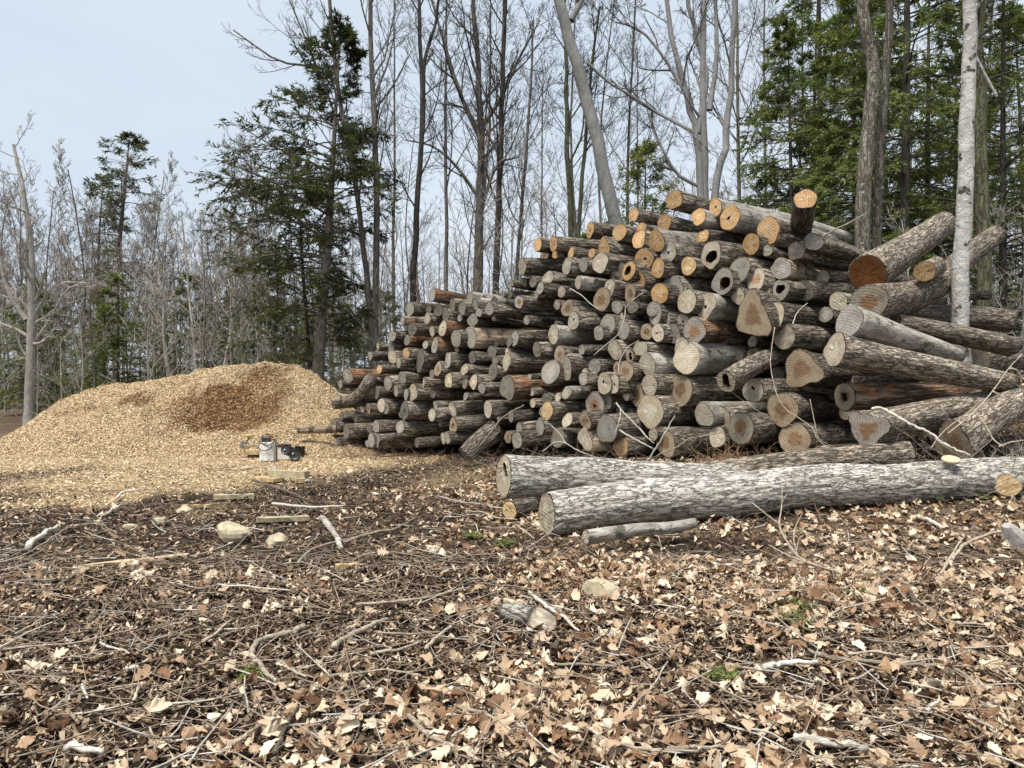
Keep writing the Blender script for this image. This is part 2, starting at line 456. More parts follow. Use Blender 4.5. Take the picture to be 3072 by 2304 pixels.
def make_ground_mat():
    m, nt, b = mat_new('forest_floor', 0.95, 0.1); N = NT(nt)
    tc = N.n('TexCoord'); v = tc.outputs['Object']
    chip = N.n('Attribute', attribute_name='chip').outputs['Fac']
    soil = N.n('Attribute', attribute_name='soil').outputs['Fac']
    grass = N.n('Attribute', attribute_name='grass').outputs['Fac']
    leafy = N.n('Attribute', attribute_name='leafy').outputs['Fac']
    n1 = N.noise(v, 45.0, 6.0, 0.75); n2 = N.noise(v, 9.0, 5.0, 0.65); n3 = N.noise(v, 1.3, 4.0, 0.6)
    vo = N.n('TexVoronoi', Scale=60.0); N.set(vo.inputs['Vector'], v)
    fl = N.n('SeparateColor'); N.set(fl.inputs[0], vo.outputs['Color'])
    flake = N.ramp(fl.outputs[0], [(0.0, (.022, .015, .011)), (0.5, (.06, .042, .03)), (0.8, (.15, .11, .075)), (1.0, (.33, .25, .175))])
    base = N.mix(N.ramp(n1, [(0.35, (0, 0, 0)), (0.65, (1, 1, 1))]), (.040, .029, .021), flake)
    soilc = N.ramp(n1, [(0.35, (.016, .011, .008)), (0.7, (.062, .044, .031))])
    col = N.mix(N.math('MULTIPLY', soil, N.math('MULTIPLY_ADD', n2, .6, .5), clamp=True), base, soilc)
    leafc = N.ramp(fl.outputs[1], [(0.0, (.06, .038, .024)), (0.5, (.26, .18, .115)), (1.0, (.48, .37, .26))])
    col = N.mix(N.math('MULTIPLY', leafy, .75), col, leafc)
    chipc = N.ramp(fl.outputs[2], [(0.0, (.22, .145, .075)), (0.5, (.45, .33, .19)), (1.0, (.66, .53, .34))])
    cm = N.math('MULTIPLY', chip, N.math('MULTIPLY_ADD', n2, 1.3, .25), clamp=True)
    col = N.mix(cm, col, chipc)
    grc = N.ramp(n1, [(0.3, (.16, .115, .06)), (0.7, (.48, .38, .22))])
    col = N.mix(N.math('MULTIPLY', grass, .8), col, grc)
    col = N.mix(N.ramp(n3, [(0.35, (.35, .35, .35)), (0.65, (0, 0, 0))]), col, (.35, .32, .30), 'MULTIPLY')
    N.set(b.inputs['Base Color'], col)
    hh = N.math('ADD', N.math('MULTIPLY', n1, .6), N.math('ADD', n2, N.math('MULTIPLY', fl.outputs[0], .35)))
    N.set(b.inputs['Normal'], N.bump(hh, 1.0, 0.035))
    return m
M['ground'] = make_ground_mat()

def spread(lo, hi, step, far_lo, far_hi, g=1.25):
    a = list(np.arange(lo, hi + 1e-6, step)); s = step
    while a[-1] < far_hi: s *= g; a.append(a[-1] + s)
    s = step
    while a[0] > far_lo: s *= g; a.insert(0, a[0] - s)
    return np.array(a)

gx = spread(-11, 10, 0.11, -700, 700); gy = spread(1.0, 21, 0.11, -40, 1500)
X, Y = np.meshgrid(gx, gy)
Zg = ground_h(X, Y)
nx, ny = len(gx), len(gy)
ii = np.arange(nx * ny).reshape(ny, nx)
quads = np.stack([ii[:-1, :-1], ii[:-1, 1:], ii[1:, 1:], ii[1:, :-1]], -1).reshape(-1, 4)
chip_f = np.maximum(np.maximum(blob_field(CHIP, X, Y), ss(13.4, 15.4, Y) * (X < -2.5) * (Y < 17)), ss(0.0, .05, mound_h(X, Y)) * (X < -1.5) * (Y < 27) * (X > -16))
far_leaf = np.clip(leaf_density(X, Y) + ss(20, 24, Y) * .5, 0, 1)
gm = mk_mesh('ground', np.stack([X, Y, Zg], -1), quads, None, True,
             {'chip': chip_f, 'soil': blob_field(SOIL, X, Y), 'grass': blob_field(GRASS, X, Y), 'leafy': far_leaf})
ground = struct(obj('ground', gm, M['ground']))

# ------------------------------------------------------------------ the heap of wood chips
def make_chip_mat():
    m, nt, b = mat_new('wood_chips', 0.95, 0.1); N = NT(nt)
    tc = N.n('TexCoord'); v = tc.outputs['Object']
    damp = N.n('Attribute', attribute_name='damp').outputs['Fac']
    vo = N.n('TexVoronoi', Scale=26.0); N.set(vo.inputs['Vector'], v)
    fl = N.n('SeparateColor'); N.set(fl.inputs[0], vo.outputs['Color'])
    n1 = N.noise(v, 30.0, 5.0, .7); n2 = N.noise(v, 1.6, 4.0, .6)
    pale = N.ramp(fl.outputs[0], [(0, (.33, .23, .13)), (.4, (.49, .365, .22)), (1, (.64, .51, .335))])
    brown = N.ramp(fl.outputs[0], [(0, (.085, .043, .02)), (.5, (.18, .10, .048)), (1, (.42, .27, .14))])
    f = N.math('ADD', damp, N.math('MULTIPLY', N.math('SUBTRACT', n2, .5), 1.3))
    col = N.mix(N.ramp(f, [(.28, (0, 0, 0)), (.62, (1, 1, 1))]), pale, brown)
    N.set(b.inputs['Base Color'], col)
    N.set(b.inputs['Normal'], N.bump(N.math('ADD', n1, fl.outputs[1]), 1.0, .05))
    return m
M['chips'] = make_chip_mat()

def brownness_f(x, y):  # browner chip colour: strongest over the hollow, up to the crest, fainter at left
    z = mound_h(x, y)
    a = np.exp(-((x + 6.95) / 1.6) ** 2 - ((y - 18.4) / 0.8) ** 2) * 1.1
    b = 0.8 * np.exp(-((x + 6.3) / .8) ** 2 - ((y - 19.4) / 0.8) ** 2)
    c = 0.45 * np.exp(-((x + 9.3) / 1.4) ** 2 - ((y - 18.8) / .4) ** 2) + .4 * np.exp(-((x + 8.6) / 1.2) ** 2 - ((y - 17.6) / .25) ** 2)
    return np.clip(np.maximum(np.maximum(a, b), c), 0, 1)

mgx, mgy = np.arange(-16, -1.4, 0.09), np.arange(15.0, 25.0, 0.09)
X, Y = np.meshgrid(mgx, mgy)
Zm = mound_h(X, Y) + (fbm(X * 4, Y * 4, 1.0, 4) - .5) * .10 * ss(.05, .3, mound_h(X, Y)) - 0.03
Zm = np.where(mound_h(X, Y) < .03, ground_h(X, Y) - .12, Zm)
nx, ny = len(mgx), len(mgy)
ii = np.arange(nx * ny).reshape(ny, nx)
quads = np.stack([ii[:-1, :-1], ii[:-1, 1:], ii[1:, 1:], ii[1:, :-1]], -1).reshape(-1, 4)
heap = thing('wood_chip_heap', 'wide heap of pale yellow wood chips with a brown scooped hollow in front', 'wood chips', (-7, 19, 0))
hm = mk_mesh('heap', np.stack([X + 7, Y - 19, Zm], -1), quads, None, True, {'damp': brownness_f(X, Y)})
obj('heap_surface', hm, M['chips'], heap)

def scraps(pts, size, asp, cols_r, tilt, seed, bend=0.0):
    """flat quads (chips, shreds) lying on given points -> verts, quads, per-vertex random"""
    r = np.random.default_rng(seed); n = len(pts)
    a = r.uniform(0, 2 * math.pi, n)
    L = r.uniform(size[0], size[1], n); Wd = L * r.uniform(asp[0], asp[1], n)
    d = np.stack([np.cos(a), np.sin(a), r.normal(0, tilt, n)], -1); d = unit(d)
    s = unit(np.stack([-np.sin(a), np.cos(a), r.normal(0, tilt * 1.5, n)], -1))
    c = np.array(pts)
    q = np.stack([c - d * L[:, None] / 2 - s * Wd[:, None] / 2, c + d * L[:, None] / 2 - s * Wd[:, None] / 2 * r.uniform(.3, 1, (n, 1)),
                  c + d * L[:, None] / 2 + s * Wd[:, None] / 2 * r.uniform(.3, 1, (n, 1)), c - d * L[:, None] / 2 + s * Wd[:, None] / 2], 1)
    low = np.minimum(q[:, :, 2].min(1) - c[:, 2], 0)
    q[:, :, 2] -= low[:, None] * .7
    return q.reshape(-1, 3), np.arange(n * 4).reshape(-1, 4), np.repeat(r.random(n), 4)

def attr_mat(name, stops, rough=.9, trans=0.0, extra=None):
    m, nt, b = mat_new(name, rough, .15); N = NT(nt)
    at = N.n('Attribute', attribute_name='rnd').outputs['Fac']
    col = N.ramp(at, stops)
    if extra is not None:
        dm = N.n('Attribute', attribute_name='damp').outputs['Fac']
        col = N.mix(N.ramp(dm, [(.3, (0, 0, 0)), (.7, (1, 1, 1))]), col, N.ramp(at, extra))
    N.set(b.inputs['Base Color'], col)
    return m
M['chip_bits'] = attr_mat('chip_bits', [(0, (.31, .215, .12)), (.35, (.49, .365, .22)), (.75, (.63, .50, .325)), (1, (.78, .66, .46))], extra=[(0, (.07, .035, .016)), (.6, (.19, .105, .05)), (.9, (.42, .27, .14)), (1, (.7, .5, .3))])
r = np.random.default_rng(5)
xx, yy = r.uniform(-14.5, -3.0, 130000), r.uniform(15.4, 20.6, 130000)
k = mound_h(xx, yy) > .04
xx, yy = xx[k], yy[k]
zz = mound_h(xx, yy) + (fbm(xx * 4, yy * 4, 1.0, 4) - .5) * .10 * ss(.05, .3, mound_h(xx, yy)) - 0.018
V, Q, rn = scraps(np.stack([xx + 7, yy - 19, zz], -1), (.015, .048), (.25, .6), None, .55, 6)
dp = np.repeat(brownness_f(xx, yy) + (fbm(xx * 1.6, yy * 1.6, 4., 3) - .5) * 1.2, 4)
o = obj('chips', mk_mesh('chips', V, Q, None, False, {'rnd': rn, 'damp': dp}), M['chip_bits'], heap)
o['kind'] = 'stuff'
# ------------------------------------------------------------------ logs
FACE = {  # sapwood tint, heart tint
    'g': ((.36, .33, .28), (.40, .37, .32)), 'd': ((.22, .195, .165), (.20, .175, .15)), 'p': ((.52, .45, .34), (.62, .56, .45)),
    'o': ((.60, .38, .19), (.66, .46, .27)), 'b': ((.40, .32, .23), (.26, .165, .095)), 'r': ((.20, .085, .03), (.24, .10, .035)),
    'y': ((.74, .53, .27), (.78, .60, .36)), 'm': ((.43, .38, .31), (.33, .20, .11))}
FACE_WORD = {'g': 'grey weathered', 'd': 'dark grey', 'p': 'pale cream', 'o': 'fresh orange-tan', 'b': 'brown-hearted', 'r': 'dark red-brown', 'y': 'bright yellow', 'm': 'grey and brown'}
BARK = {'r': 'bark_rough', 'd': 'bark_dark', 's': 'bark_smooth', 'n': 'bark_orange', 'k': 'bark_peeled', 'f': 'bark_fallen', 'l': 'bark_long'}
BARK_WORD = {'r': 'furrowed bark', 'd': 'dark bark', 's': 'smooth pale bark', 'n': 'orange-stained bark', 'k': 'peeled bark', 'f': 'whitish bark', 'l': 'deeply furrowed bark'}

def ang_noise(a, rr, amp, kmax=6):
    s = np.zeros_like(a)
    for kk in range(2, kmax):
        s = s + rr.normal(0, amp / (kk - 0.6)) * np.cos(kk * a + rr.uniform(0, 6.28))
    return s

def log_parts(path, r0, r1, seed, seg=22, rings=12, hole=0.0, flare=0.0, ragged=.05, lump=.05, relief=0.0, cut_tilt=(0, 0), far_tilt=(0, 0), wood=.95, hole_off=(0, 0), shape=.07):
    """meshes of one log in its own frame: bark shell, sawn near end, sawn far end, hollow"""
    rr = np.random.default_rng(seed)
    C = smooth_path(path, rings); T = unit(np.gradient(C, axis=0))
    ref = np.array((0, 0, 1.0)); U = unit(np.cross(ref, T)); W = np.cross(T, U)
    a = np.arange(seg) / seg * 2 * math.pi
    t = np.linspace(0, 1, rings); Lg = np.linalg.norm(C[-1] - C[0])
    R = (r0 + (r1 - r0) * t)[:, None] * (1 + ang_noise(a, rr, shape)[None, :])
    R = R * (1 + lump * (fbm(t[:, None] * Lg * 2.0 + seed, np.cos(a)[None] * 1.2, np.sin(a)[None] * 1.2 + seed * .37, 3) - .5) * 2)
    if flare:
        fl = np.maximum(0, np.cos(3 * a + rr.uniform(0, 6))) + .6 * np.maximum(0, np.cos(2 * a + rr.uniform(0, 6)))
        R = R * (1 + flare * fl[None] * np.exp(-t[:, None] * Lg / .35))
    if relief:
        u = (a / (2 * math.pi))[None] * 2 * math.pi * r0
        # periodic furrows around the girth
        cy, sy = np.cos(a)[None] * r0 * 20, np.sin(a)[None] * r0 * 20
        f = fbm(t[:, None] * Lg * 3.2 + seed, cy * 1.1, sy * 1.1, 3)
        R = R - relief * (1 - ss(0, .10, np.abs(f - .5))) + relief * .5 * (vnoise(t[:, None] * Lg * 14, cy * 1.6, sy * 1.6) - .5)
    shift0 = (np.cos(a) * cut_tilt[0] + np.sin(a) * cut_tilt[1]) * r0
    shift1 = (np.cos(a) * far_tilt[0] + np.sin(a) * far_tilt[1]) * r1
    V = C[:, None] + R[..., None] * (np.cos(a)[:, None] * U[:, None] + np.sin(a)[:, None] * W[:, None])
    rag0 = np.abs(rr.normal(0, ragged * r0, seg)); rag1 = np.abs(rr.normal(0, ragged * r1, seg))
    V[0] += T[0] * (shift0 + rag0)[:, None]; V[-1] += T[-1] * (shift1 - rag1)[:, None]
    # inner lip of the bark at both ends
    in0 = C[0] + (V[0] - T[0] * rag0[:, None] - C[0]) * (wood - .015) + T[0] * .012
    in1 = C[-1] + (V[-1] + T[-1] * rag1[:, None] - C[-1]) * (wood - .015) - T[-1] * .012
    VV = np.vstack([in0, V.reshape(-1, 3), in1]); k = rings + 2
    i = (np.arange(k - 1) * seg)[:, None]; j = np.arange(seg)[None]; j2 = (j + 1) % seg
    Qs = np.stack(np.broadcast_arrays(i + j, i + seg + j, i + seg + j2, i + j2), -1).reshape(-1, 4)
    shell = mk_mesh('bark', VV, Qs, None, True)
    def disc(ring, c, n, hole, flip):
        fr = [1.0, .8, .55, .3] if hole == 0 else [1.0, hole + (1 - hole) * .6, hole + (1 - hole) * .3, hole]
        rings_ = []; rad = []
        hn = 1 + ang_noise(a, rr, .22) if hole else np.ones(seg)
        ho = (U[0] * hole_off[0] + W[0] * hole_off[1]) * r0 if hole else np.zeros(3)
        for f in fr:
            w = (f if f == 1.0 else 1) * 1.0
            p = c + (ring - c) * (f * (hn if f == fr[-1] and hole else 1))[..., None] if hole and f == fr[-1] else c + (ring - c) * f
            if f < 1: p = p + ho * (1 - f) / max(1e-3, 1 - fr[-1])
            p = p + n * (rr.normal(0, .004, seg) if 0 < f < 1 else 0.0 * a)[:, None]
            rings_.append(p); rad.append(np.full(seg, f))
        VV = np.vstack(rings_); m_ = len(fr)
        i = (np.arange(m_ - 1) * seg)[:, None]
        Q = np.stack(np.broadcast_arrays(i + j, i + j2, i + seg + j2, i + seg + j), -1).reshape(-1, 4)
        Tt = []
        rd = np.concatenate(rad)
        if not hole:
            VV = np.vstack([VV, c[None]]); rd = np.append(rd, 0)
            b0 = (m_ - 1) * seg
            Tt = [(b0 + q, b0 + (q + 1) % seg, m_ * seg) for q in range(seg)]
        if flip:
            Q = Q[:, ::-1]; Tt = [t_[::-1] for t_ in Tt]
        return mk_mesh('cut', VV, Q, Tt if len(Tt) else None, True, {'rad': rd}), VV[(m_ - 1) * seg: m_ * seg]
    f0 = C[0] + (V[0] - T[0] * rag0[:, None] - C[0]) * wood
    f1 = C[-1] + (V[-1] + T[-1] * rag1[:, None] - C[-1]) * wood
    near, inner = disc(f0, C[0], T[0], hole, True)
    far, _ = disc(f1, C[-1], T[-1], 0, False)
    cav = None
    if hole:
        rows = [inner]
        cc = inner.mean(0)
        for q, dd in enumerate((.06, .16, .32, .5)):
            rows.append(cc + (inner - cc) * (1 + .10 * math.sin(q * 2)) * rr.uniform(.85, 1.12, (seg, 1)) + T[0] * dd)
        rows.append(np.repeat((cc + T[0] * .52)[None], seg, 0))
        VV = np.vstack(rows); m_ = len(rows); i = (np.arange(m_ - 1) * seg)[:, None]
        Q = np.stack(np.broadcast_arrays(i + j, i + j2, i + seg + j2, i + seg + j), -1).reshape(-1, 4)
        cav = mk_mesh('hollow', VV, Q, None, True)
    return shell, near, far, cav

LOGS = []     # (root, info) for labelling later

def place_log(path, r0, r1, face, bk, seed, name='log', cat='log', group='logs of the big stack', info=None, **kw):
    """path: world points from the near end to the far end"""
    path = np.asarray(path, float)
    x = unit(path[-1] - path[0]); y = unit(np.cross((0, 0, 1.0), x)); z = np.cross(x, y)
    B = np.stack([x, y, z], 1)
    local = (path - path[0]) @ B
    shell, near, far, cav = log_parts(local, r0, r1, seed, **kw)
    root = thing(name, 'log', cat, (0, 0, 0), group)
    m4 = Matrix([[*B[i], path[0][i]] for i in range(3)] + [[0, 0, 0, 1]])
    root.matrix_world = m4
    rr = np.random.default_rng(seed + 999)
    obj('bark', shell, M[BARK[bk]], root)
    sap, heart = FACE[face]
    for nm, me in (('cut_face', near), ('cut_face', far)):
        o = obj(nm, me, M['cut'], root)
        v = rr.uniform(.8, 1.15); w = rr.uniform(.92, 1.08)
        o.color = (min(1, sap[0] * v), min(1, sap[1] * v), min(1, sap[2] * v * w), 1)
        v2 = v * rr.uniform(.8, 1.15)
        o['heart'] = [min(1, heart[0] * v2), min(1, heart[1] * v2), min(1, heart[2] * v2), 1.0]
    if cav is not None: obj('hollow', cav, M['rot'], root)
    if info is not None: LOGS.append((root, info))
    return root

D_PX = np.array([850, 1000, 1300, 1600, 1900, 2200, 2500, 2800, 3100], float)
D_BASE = np.array([18.4, 17.4, 14.9, 13.0, 11.8, 11.0, 10.4, 10.1, 9.9])
def face_depth(px, py, k=0.34):
    d = float(np.interp(px, D_PX, D_BASE)); d0 = d
    zb = float(ground_h((px - CX) / F * d, d))
    for _ in range(6):
        z = H - (py - CY) / F * d
        d = d0 + k * max(0.0, z - zb - .2)
    return d

TILE = {1: (900, 850, .3315), 2: (1400, 850, .3315), 3: (1900, 850, .3315), 4: (2400, 850, .3315), 5: (1500, 550, .2712), 6: (2000, 550, .2712), 7: (2500, 550, .2712),
        8: (0, 1400, .5448), 9: (1000, 1400, .5448), 10: (2000, 1400, .545)}
def nat(t, x, y): return TILE[t][0] + x * TILE[t][2], TILE[t][1] + y * TILE[t][2]

# every sawn end that shows: x, y, width, height, face kind + bark kind (+ h small hole, H hollow, f flared butt)
ENDS = {
1: """1195 105 80 120 gn;995 232 45 120 gd;1165 240 60 75 dd;1252 245 50 110 dd;1380 195 40 110 gr;1468 228 55 110 gr;1535 138 62 120 gs;1625 183 45 80 ps;1715 232 48 110 gr
1667 130 40 45 ds;1755 152 50 65 ds;1620 265 60 80 gd;1585 195 50 100 gd;1152 320 50 95 gr;1318 290 42 115 dr;1447 312 50 65 gd;1562 335 90 115 gd;1757 318 38 45 gd;928 338 30 75 gk
1018 415 62 115 dd;835 475 60 95 gd;900 465 60 65 gr;1195 435 60 95 pd;1290 410 60 130 pnh;1412 500 80 160 gd;1545 490 55 185 gk;970 515 55 85 gn;905 540 60 60 dd;1135 555 70 75 gd
1220 560 75 130 gn;705 570 20 60 pr;825 570 70 90 dd;1420 600 90 50 gd;635 655 40 80 gdh;685 645 40 85 dr;835 663 60 125 pr;960 628 42 85 od;1085 700 60 200 dd;892 718 42 95 pr
718 778 40 80 or;1248 775 45 125 br;1340 695 75 145 gr;1558 670 60 105 dd;1488 780 35 95 pr;1585 775 60 75 dd;1730 620 60 100 dd;1765 700 50 85 gr;1745 800 60 150 dd
1195 820 45 75 dd;1378 795 40 60 dd;432 835 62 125 gn;365 912 32 75 gd;610 895 45 90 ddh;795 905 75 130 gr;925 855 60 110 gr;692 985 50 110 dd;868 975 40 100 gd;960 1005 42 105 gd
1020 990 65 140 pr;1120 897 45 80 pr;1345 880 38 130 pr;1490 905 45 95 gr;1570 890 75 140 pr;1645 950 65 95 gr;1500 1020 50 80 gr;345 1035 35 60 gk;300 1100 25 75 dr
560 1140 40 60 pr;618 1128 25 85 br;735 1105 60 125 pr;775 1130 48 105 grh;945 1155 48 155 drh;1225 1100 40 70 gr;1195 1190 30 110 pr;1380 1140 60 125 pr;1700 1140 65 150 pr
1385 1285 62 130 brh;1270 1265 45 70 dd;910 1190 40 60 dr;905 1300 20 120 gr;690 1295 28 110 gr;625 1310 50 90 dr;645 1420 40 120 gr;700 1420 50 110 gd;610 1450 40 60 gd
500 1210 25 90 dr;420 1340 40 130 dr;300 1290 60 130 dd;375 1200 30 75 dr;350 1440 60 80 gd;300 1420 35 90 dd;1295 1400 40 90 pd;1335 1400 50 100 pd;1455 1340 30 140 dd""",
2: """385 100 35 75 dr;325 105 35 50 gr;472 170 65 115 mr;857 75 55 95 pd;817 195 55 85 gr;912 225 85 150 bd;985 240 55 70 gd;965 340 115 155 grh;1225 145 110 200 bd;1360 215 105 115 gd
1500 215 95 110 gd;1278 375 120 200 gr;1195 450 75 125 gd;1392 310 90 110 pd;1415 420 105 180 gr;810 360 40 40 dd;785 465 85 165 ps;435 500 55 125 gr;385 530 40 100 dd
635 600 50 130 dr;840 640 85 145 bd;895 770 120 210 pd;920 690 60 110 ps;1040 600 55 90 pr;1160 750 90 135 gr;1055 865 55 110 gr;1070 800 70 60 pd;1340 605 85 170 pr
1360 770 80 110 bd;1475 655 70 110 prH;1570 590 95 155 pr;1440 800 145 180 br;1635 735 145 200 ps;1330 910 100 165 prh;1245 905 105 200 prh;1655 920 125 195 pr;360 710 45 165 pr
290 700 60 85 dr;365 945 100 235 gn;570 845 70 50 pd;240 620 50 90 dd;270 550 35 40 dd;365 620 35 70 pd;905 990 80 110 ps;825 1030 70 80 pd;725 1045 90 110 dd;725 1155 90 155 yr
1160 1110 150 240 mrh;1270 1070 75 130 gd;1540 1010 110 200 bd;1440 1025 75 70 pd;1660 1160 230 300 pr;1390 1140 140 80 dd;1480 1165 110 60 dd;910 1240 85 125 pd;680 1160 50 80 dd
1072 1240 105 170 bd;400 1205 30 100 dd;475 1325 70 120 gr;665 1295 55 145 gr;455 1420 70 150 gd;285 1225 40 30 pd;820 1395 110 175 dr;1075 1415 80 200 pk;1270 1320 170 260 gr
1395 1480 130 180 or;1700 1360 90 100 pd;760 800 80 215 gd""",
3: """485 165 170 205 pr;655 205 170 215 psh;200 275 130 190 gd;277 322 110 155 gr;222 450 120 150 prh;120 440 100 140 bd;455 360 90 170 ph;550 430 170 230 mn;360 455 130 180 gd
435 565 125 150 pd;480 675 200 270 ps;945 115 105 150 pr;1160 100 155 165 pr;1085 300 240 320 bdf;1270 300 175 235 pd;1360 480 160 225 pr;1520 780 235 300 bdf;420 965 175 280 br
1085 970 190 215 prh;640 1190 145 215 ps;795 1225 180 230 mr;975 1310 225 280 mr;760 1390 150 170 pd;1350 1140 255 300 bd;1460 1410 240 290 br;290 1440 180 250 br;180 1370 70 110 pd""",
4: """345 165 135 160 ps;160 1520 140 90 dr""",
5: """1925 180 150 200 or;1480 345 115 140 or;1815 440 145 180 or;1565 490 100 110 or;1535 620 135 210 ord;1320 540 120 180 or;995 515 75 170 orh;590 665 60 160 or;415 680 70 145 od
605 785 90 85 od;785 770 75 110 od;1015 775 75 105 od;1150 700 125 200 or;1730 640 140 240 os;1862 770 150 220 grh;1595 835 155 215 orh;1748 940 145 215 od;2085 910 195 200 yr
1425 970 130 210 orH;1505 1065 135 245 orH;1105 880 120 215 pr;920 900 80 150 gr;740 910 95 175 gr;730 1000 90 80 gd;245 915 65 190 pr;530 1045 95 145 pr;365 1085 150 120 dd
265 1095 45 95 dd;120 1105 80 80 gr;445 1160 85 130 gd;400 1230 45 90 gd;865 1095 80 150 ps;800 1120 50 70 dd;1212 1155 95 170 pr;1320 990 90 190 dd;1245 1020 50 90 dd
1440 1220 115 210 bd;1765 1220 95 230 od;1895 1190 195 310 gr;1690 1390 130 160 gd""",
6: """355 370 130 175 os;535 270 150 190 osh;700 380 205 260 osh;398 585 145 150 od;935 670 180 215 od;1130 520 260 270 or;1155 600 175 195 or;1115 745 145 120 gd;1430 750 210 190 dr
1625 650 190 190 gr;490 790 180 280 prH;805 955 205 260 gr;620 1090 190 290 gdH;990 1065 210 240 mr;1265 945 200 220 gk;1260 1180 130 220 gdH;1525 1190 180 215 dr"""}

lr = np.random.default_rng(21)
n_log = 0
def vanish(px): return math.degrees(math.atan((px - CX) / F))

ALL = []
for t, txt in ENDS.items():
    for row in txt.replace('\n', ';').split(';'):
        q = row.split()
        if len(q) < 5: continue
        x, y, w, h = map(float, q[:4]); code = q[4]
        px, py = nat(t, x, y); s = TILE[t][2]
        ALL.append([px, py, w * s, h * s, code])
# ends that stand in front of others hide them: nearer ones are those drawn over their neighbours (lower and larger ones first)
for px, py, w, h, code in ALL:
    n_log += 1
    d = face_depth(px, py) + lr.normal(0, .10)
    # a small end next to a big one usually sits a little deeper
    if h < 30: d += .12
    if code[0] == 'd': d += .18
    r = .54 * h / F * d
    az = vanish(px) + math.degrees(math.acos(min(.93, max(.42, w / max(h, 1)))))
    az = .45 * az + .55 * 51 + lr.normal(0, 2.5)
    el = lr.normal(0, 1.6)
    L = lr.uniform(3.0, 4.2)
    if px > 2350: L = lr.uniform(2.6, 3.2)
    A, E = math.radians(az), math.radians(el)
    dr = np.array((math.sin(A) * math.cos(E), math.cos(A) * math.cos(E), math.sin(E)))
    p0 = P(px, py, d)
    bend = lr.normal(0, .05, 3); bend[2] *= .6
    path = [p0, p0 + dr * L * .5 + bend, p0 + dr * L]
    rest = code[2:]
    bk = code[1] if code[1] in BARK else 'r'
    hole = .5 if 'H' in rest else (.15 if 'h' in rest or code[1] == 'h' else 0)
    place_log(path, r, r * lr.uniform(.72, .92), code[0], bk, n_log, info=dict(px=px, py=py, r=r, code=code, d=d),
              hole=hole, flare=.35 if 'f' in rest else 0, hole_off=(lr.uniform(-.2, .2), lr.uniform(-.15, .2)),
              cut_tilt=(lr.normal(0, .10), lr.normal(0, .08)), shape=.10, lump=.09)

# logs that need their own placing: near end pixel + distance ... far end
def log_px(pts, r0, r1, face, bk, label, name='log', group='long logs at the right of the stack', **kw):
    global n_log
    n_log += 1
    p = [P(*q) for q in pts]
    o = place_log(p, r0, r1, face, bk, n_log, name=name, group=group, **kw)
    o['label'] = label
    return o
kw = dict(seg=30, rings=30)
log_px([(2602, 824, 10.6), (2720, 750, 11.9), (2833, 672, 13.3)], .275, .205, 'r', 'l', 'thick log tilted upward with a dark red-brown sawn end, beside the birch', **kw)
log_px([(2606, 907, 10.2), (2744, 886, 11.1), (2839, 832, 11.8), (2893, 775, 12.2), (2985, 705, 12.8)], .255, .17, 'm', 'l', 'thick log bending upward behind the birch, grey end with a brown heart', **kw)
log_px([(2547, 963, 9.75), (2700, 1012, 10.2), (2876, 1066, 10.8)], .215, .115, 'g', 's', 'log sloping down to the right with saw lines across its grey end', **kw)
log_px([(2504, 1049, 9.7), (2760, 1098, 10.0), (3030, 1150, 10.4)], .205, .15, 'p', 'l', 'long furrowed log with a pale lopsided butt, sloping down to the right', flare=.18, **kw)
log_px([(2533, 1191, 10.0), (2720, 1183, 10.4), (2920, 1182, 10.9)], .19, .15, 'b', 'n', 'orange-stained long log with a crumbling broken end', hole=.3, **kw)
log_px([(2602, 1290, 9.35), (2780, 1248, 9.85), (2975, 1212, 10.5)], .215, .19, 'm', 'l', 'big log with a flared triangular butt just above the fallen logs', flare=.42, **kw)
log_px([(2862, 1330, 9.3), (2960, 1262, 9.8), (3056, 1205, 10.4)], .20, .22, 'b', 'l', 'coarse-barked stump trunk leaning into the bank at the right', flare=.4, name='stump_trunk', **kw)
log_px([(2682, 966, 10.5), (2860, 1000, 10.75), (3040, 1040, 11.1)], .125, .155, 'd', 'l', 'long mossy-topped log lying across the foot of the birch', far_tilt=(.1, .2), **kw)
log_px([(2731, 946, 12.1), (2880, 948, 12.3), (3022, 962, 12.6)], .17, .20, 'd', 'l', 'thick log passing behind the foot of the birch', **kw)
log_px([(2860, 884, 12.9), (2964, 886, 13.1)], .09, .085, 'd', 'd', 'thin mossy log end just right of the birch', **kw)
log_px([(2935, 1085, 11.5), (3060, 1075, 12.6)], .19, .18, 'd', 'd', 'dark log end low down between the birch and the bank', **kw)
log_px([(2774, 815, 10.55), (2806, 800, 11.3)], .145, .15, 'o', 'l', 'short stub with an orange rimmed end resting on the bending log', hole=0, **kw)
log_px([(2416, 597, 11.3), (2401, 700, 12.5), (2396, 765, 13.3)], .165, .17, 'o', 'd', 'log standing on end on top of the stack, fresh round cut facing up', **kw)
# curved log with hollow heart and neighbours in the lower middle
log_px([(2178, 1145, 10.55), (2270, 1090, 11.2), (2370, 1050, 12.2)], .155, .13, 'p', 'l', 'bent log with a dark hollow, rising to the right in mid stack', hole=.5, hole_off=(0, .1), group='logs of the big stack', **kw)
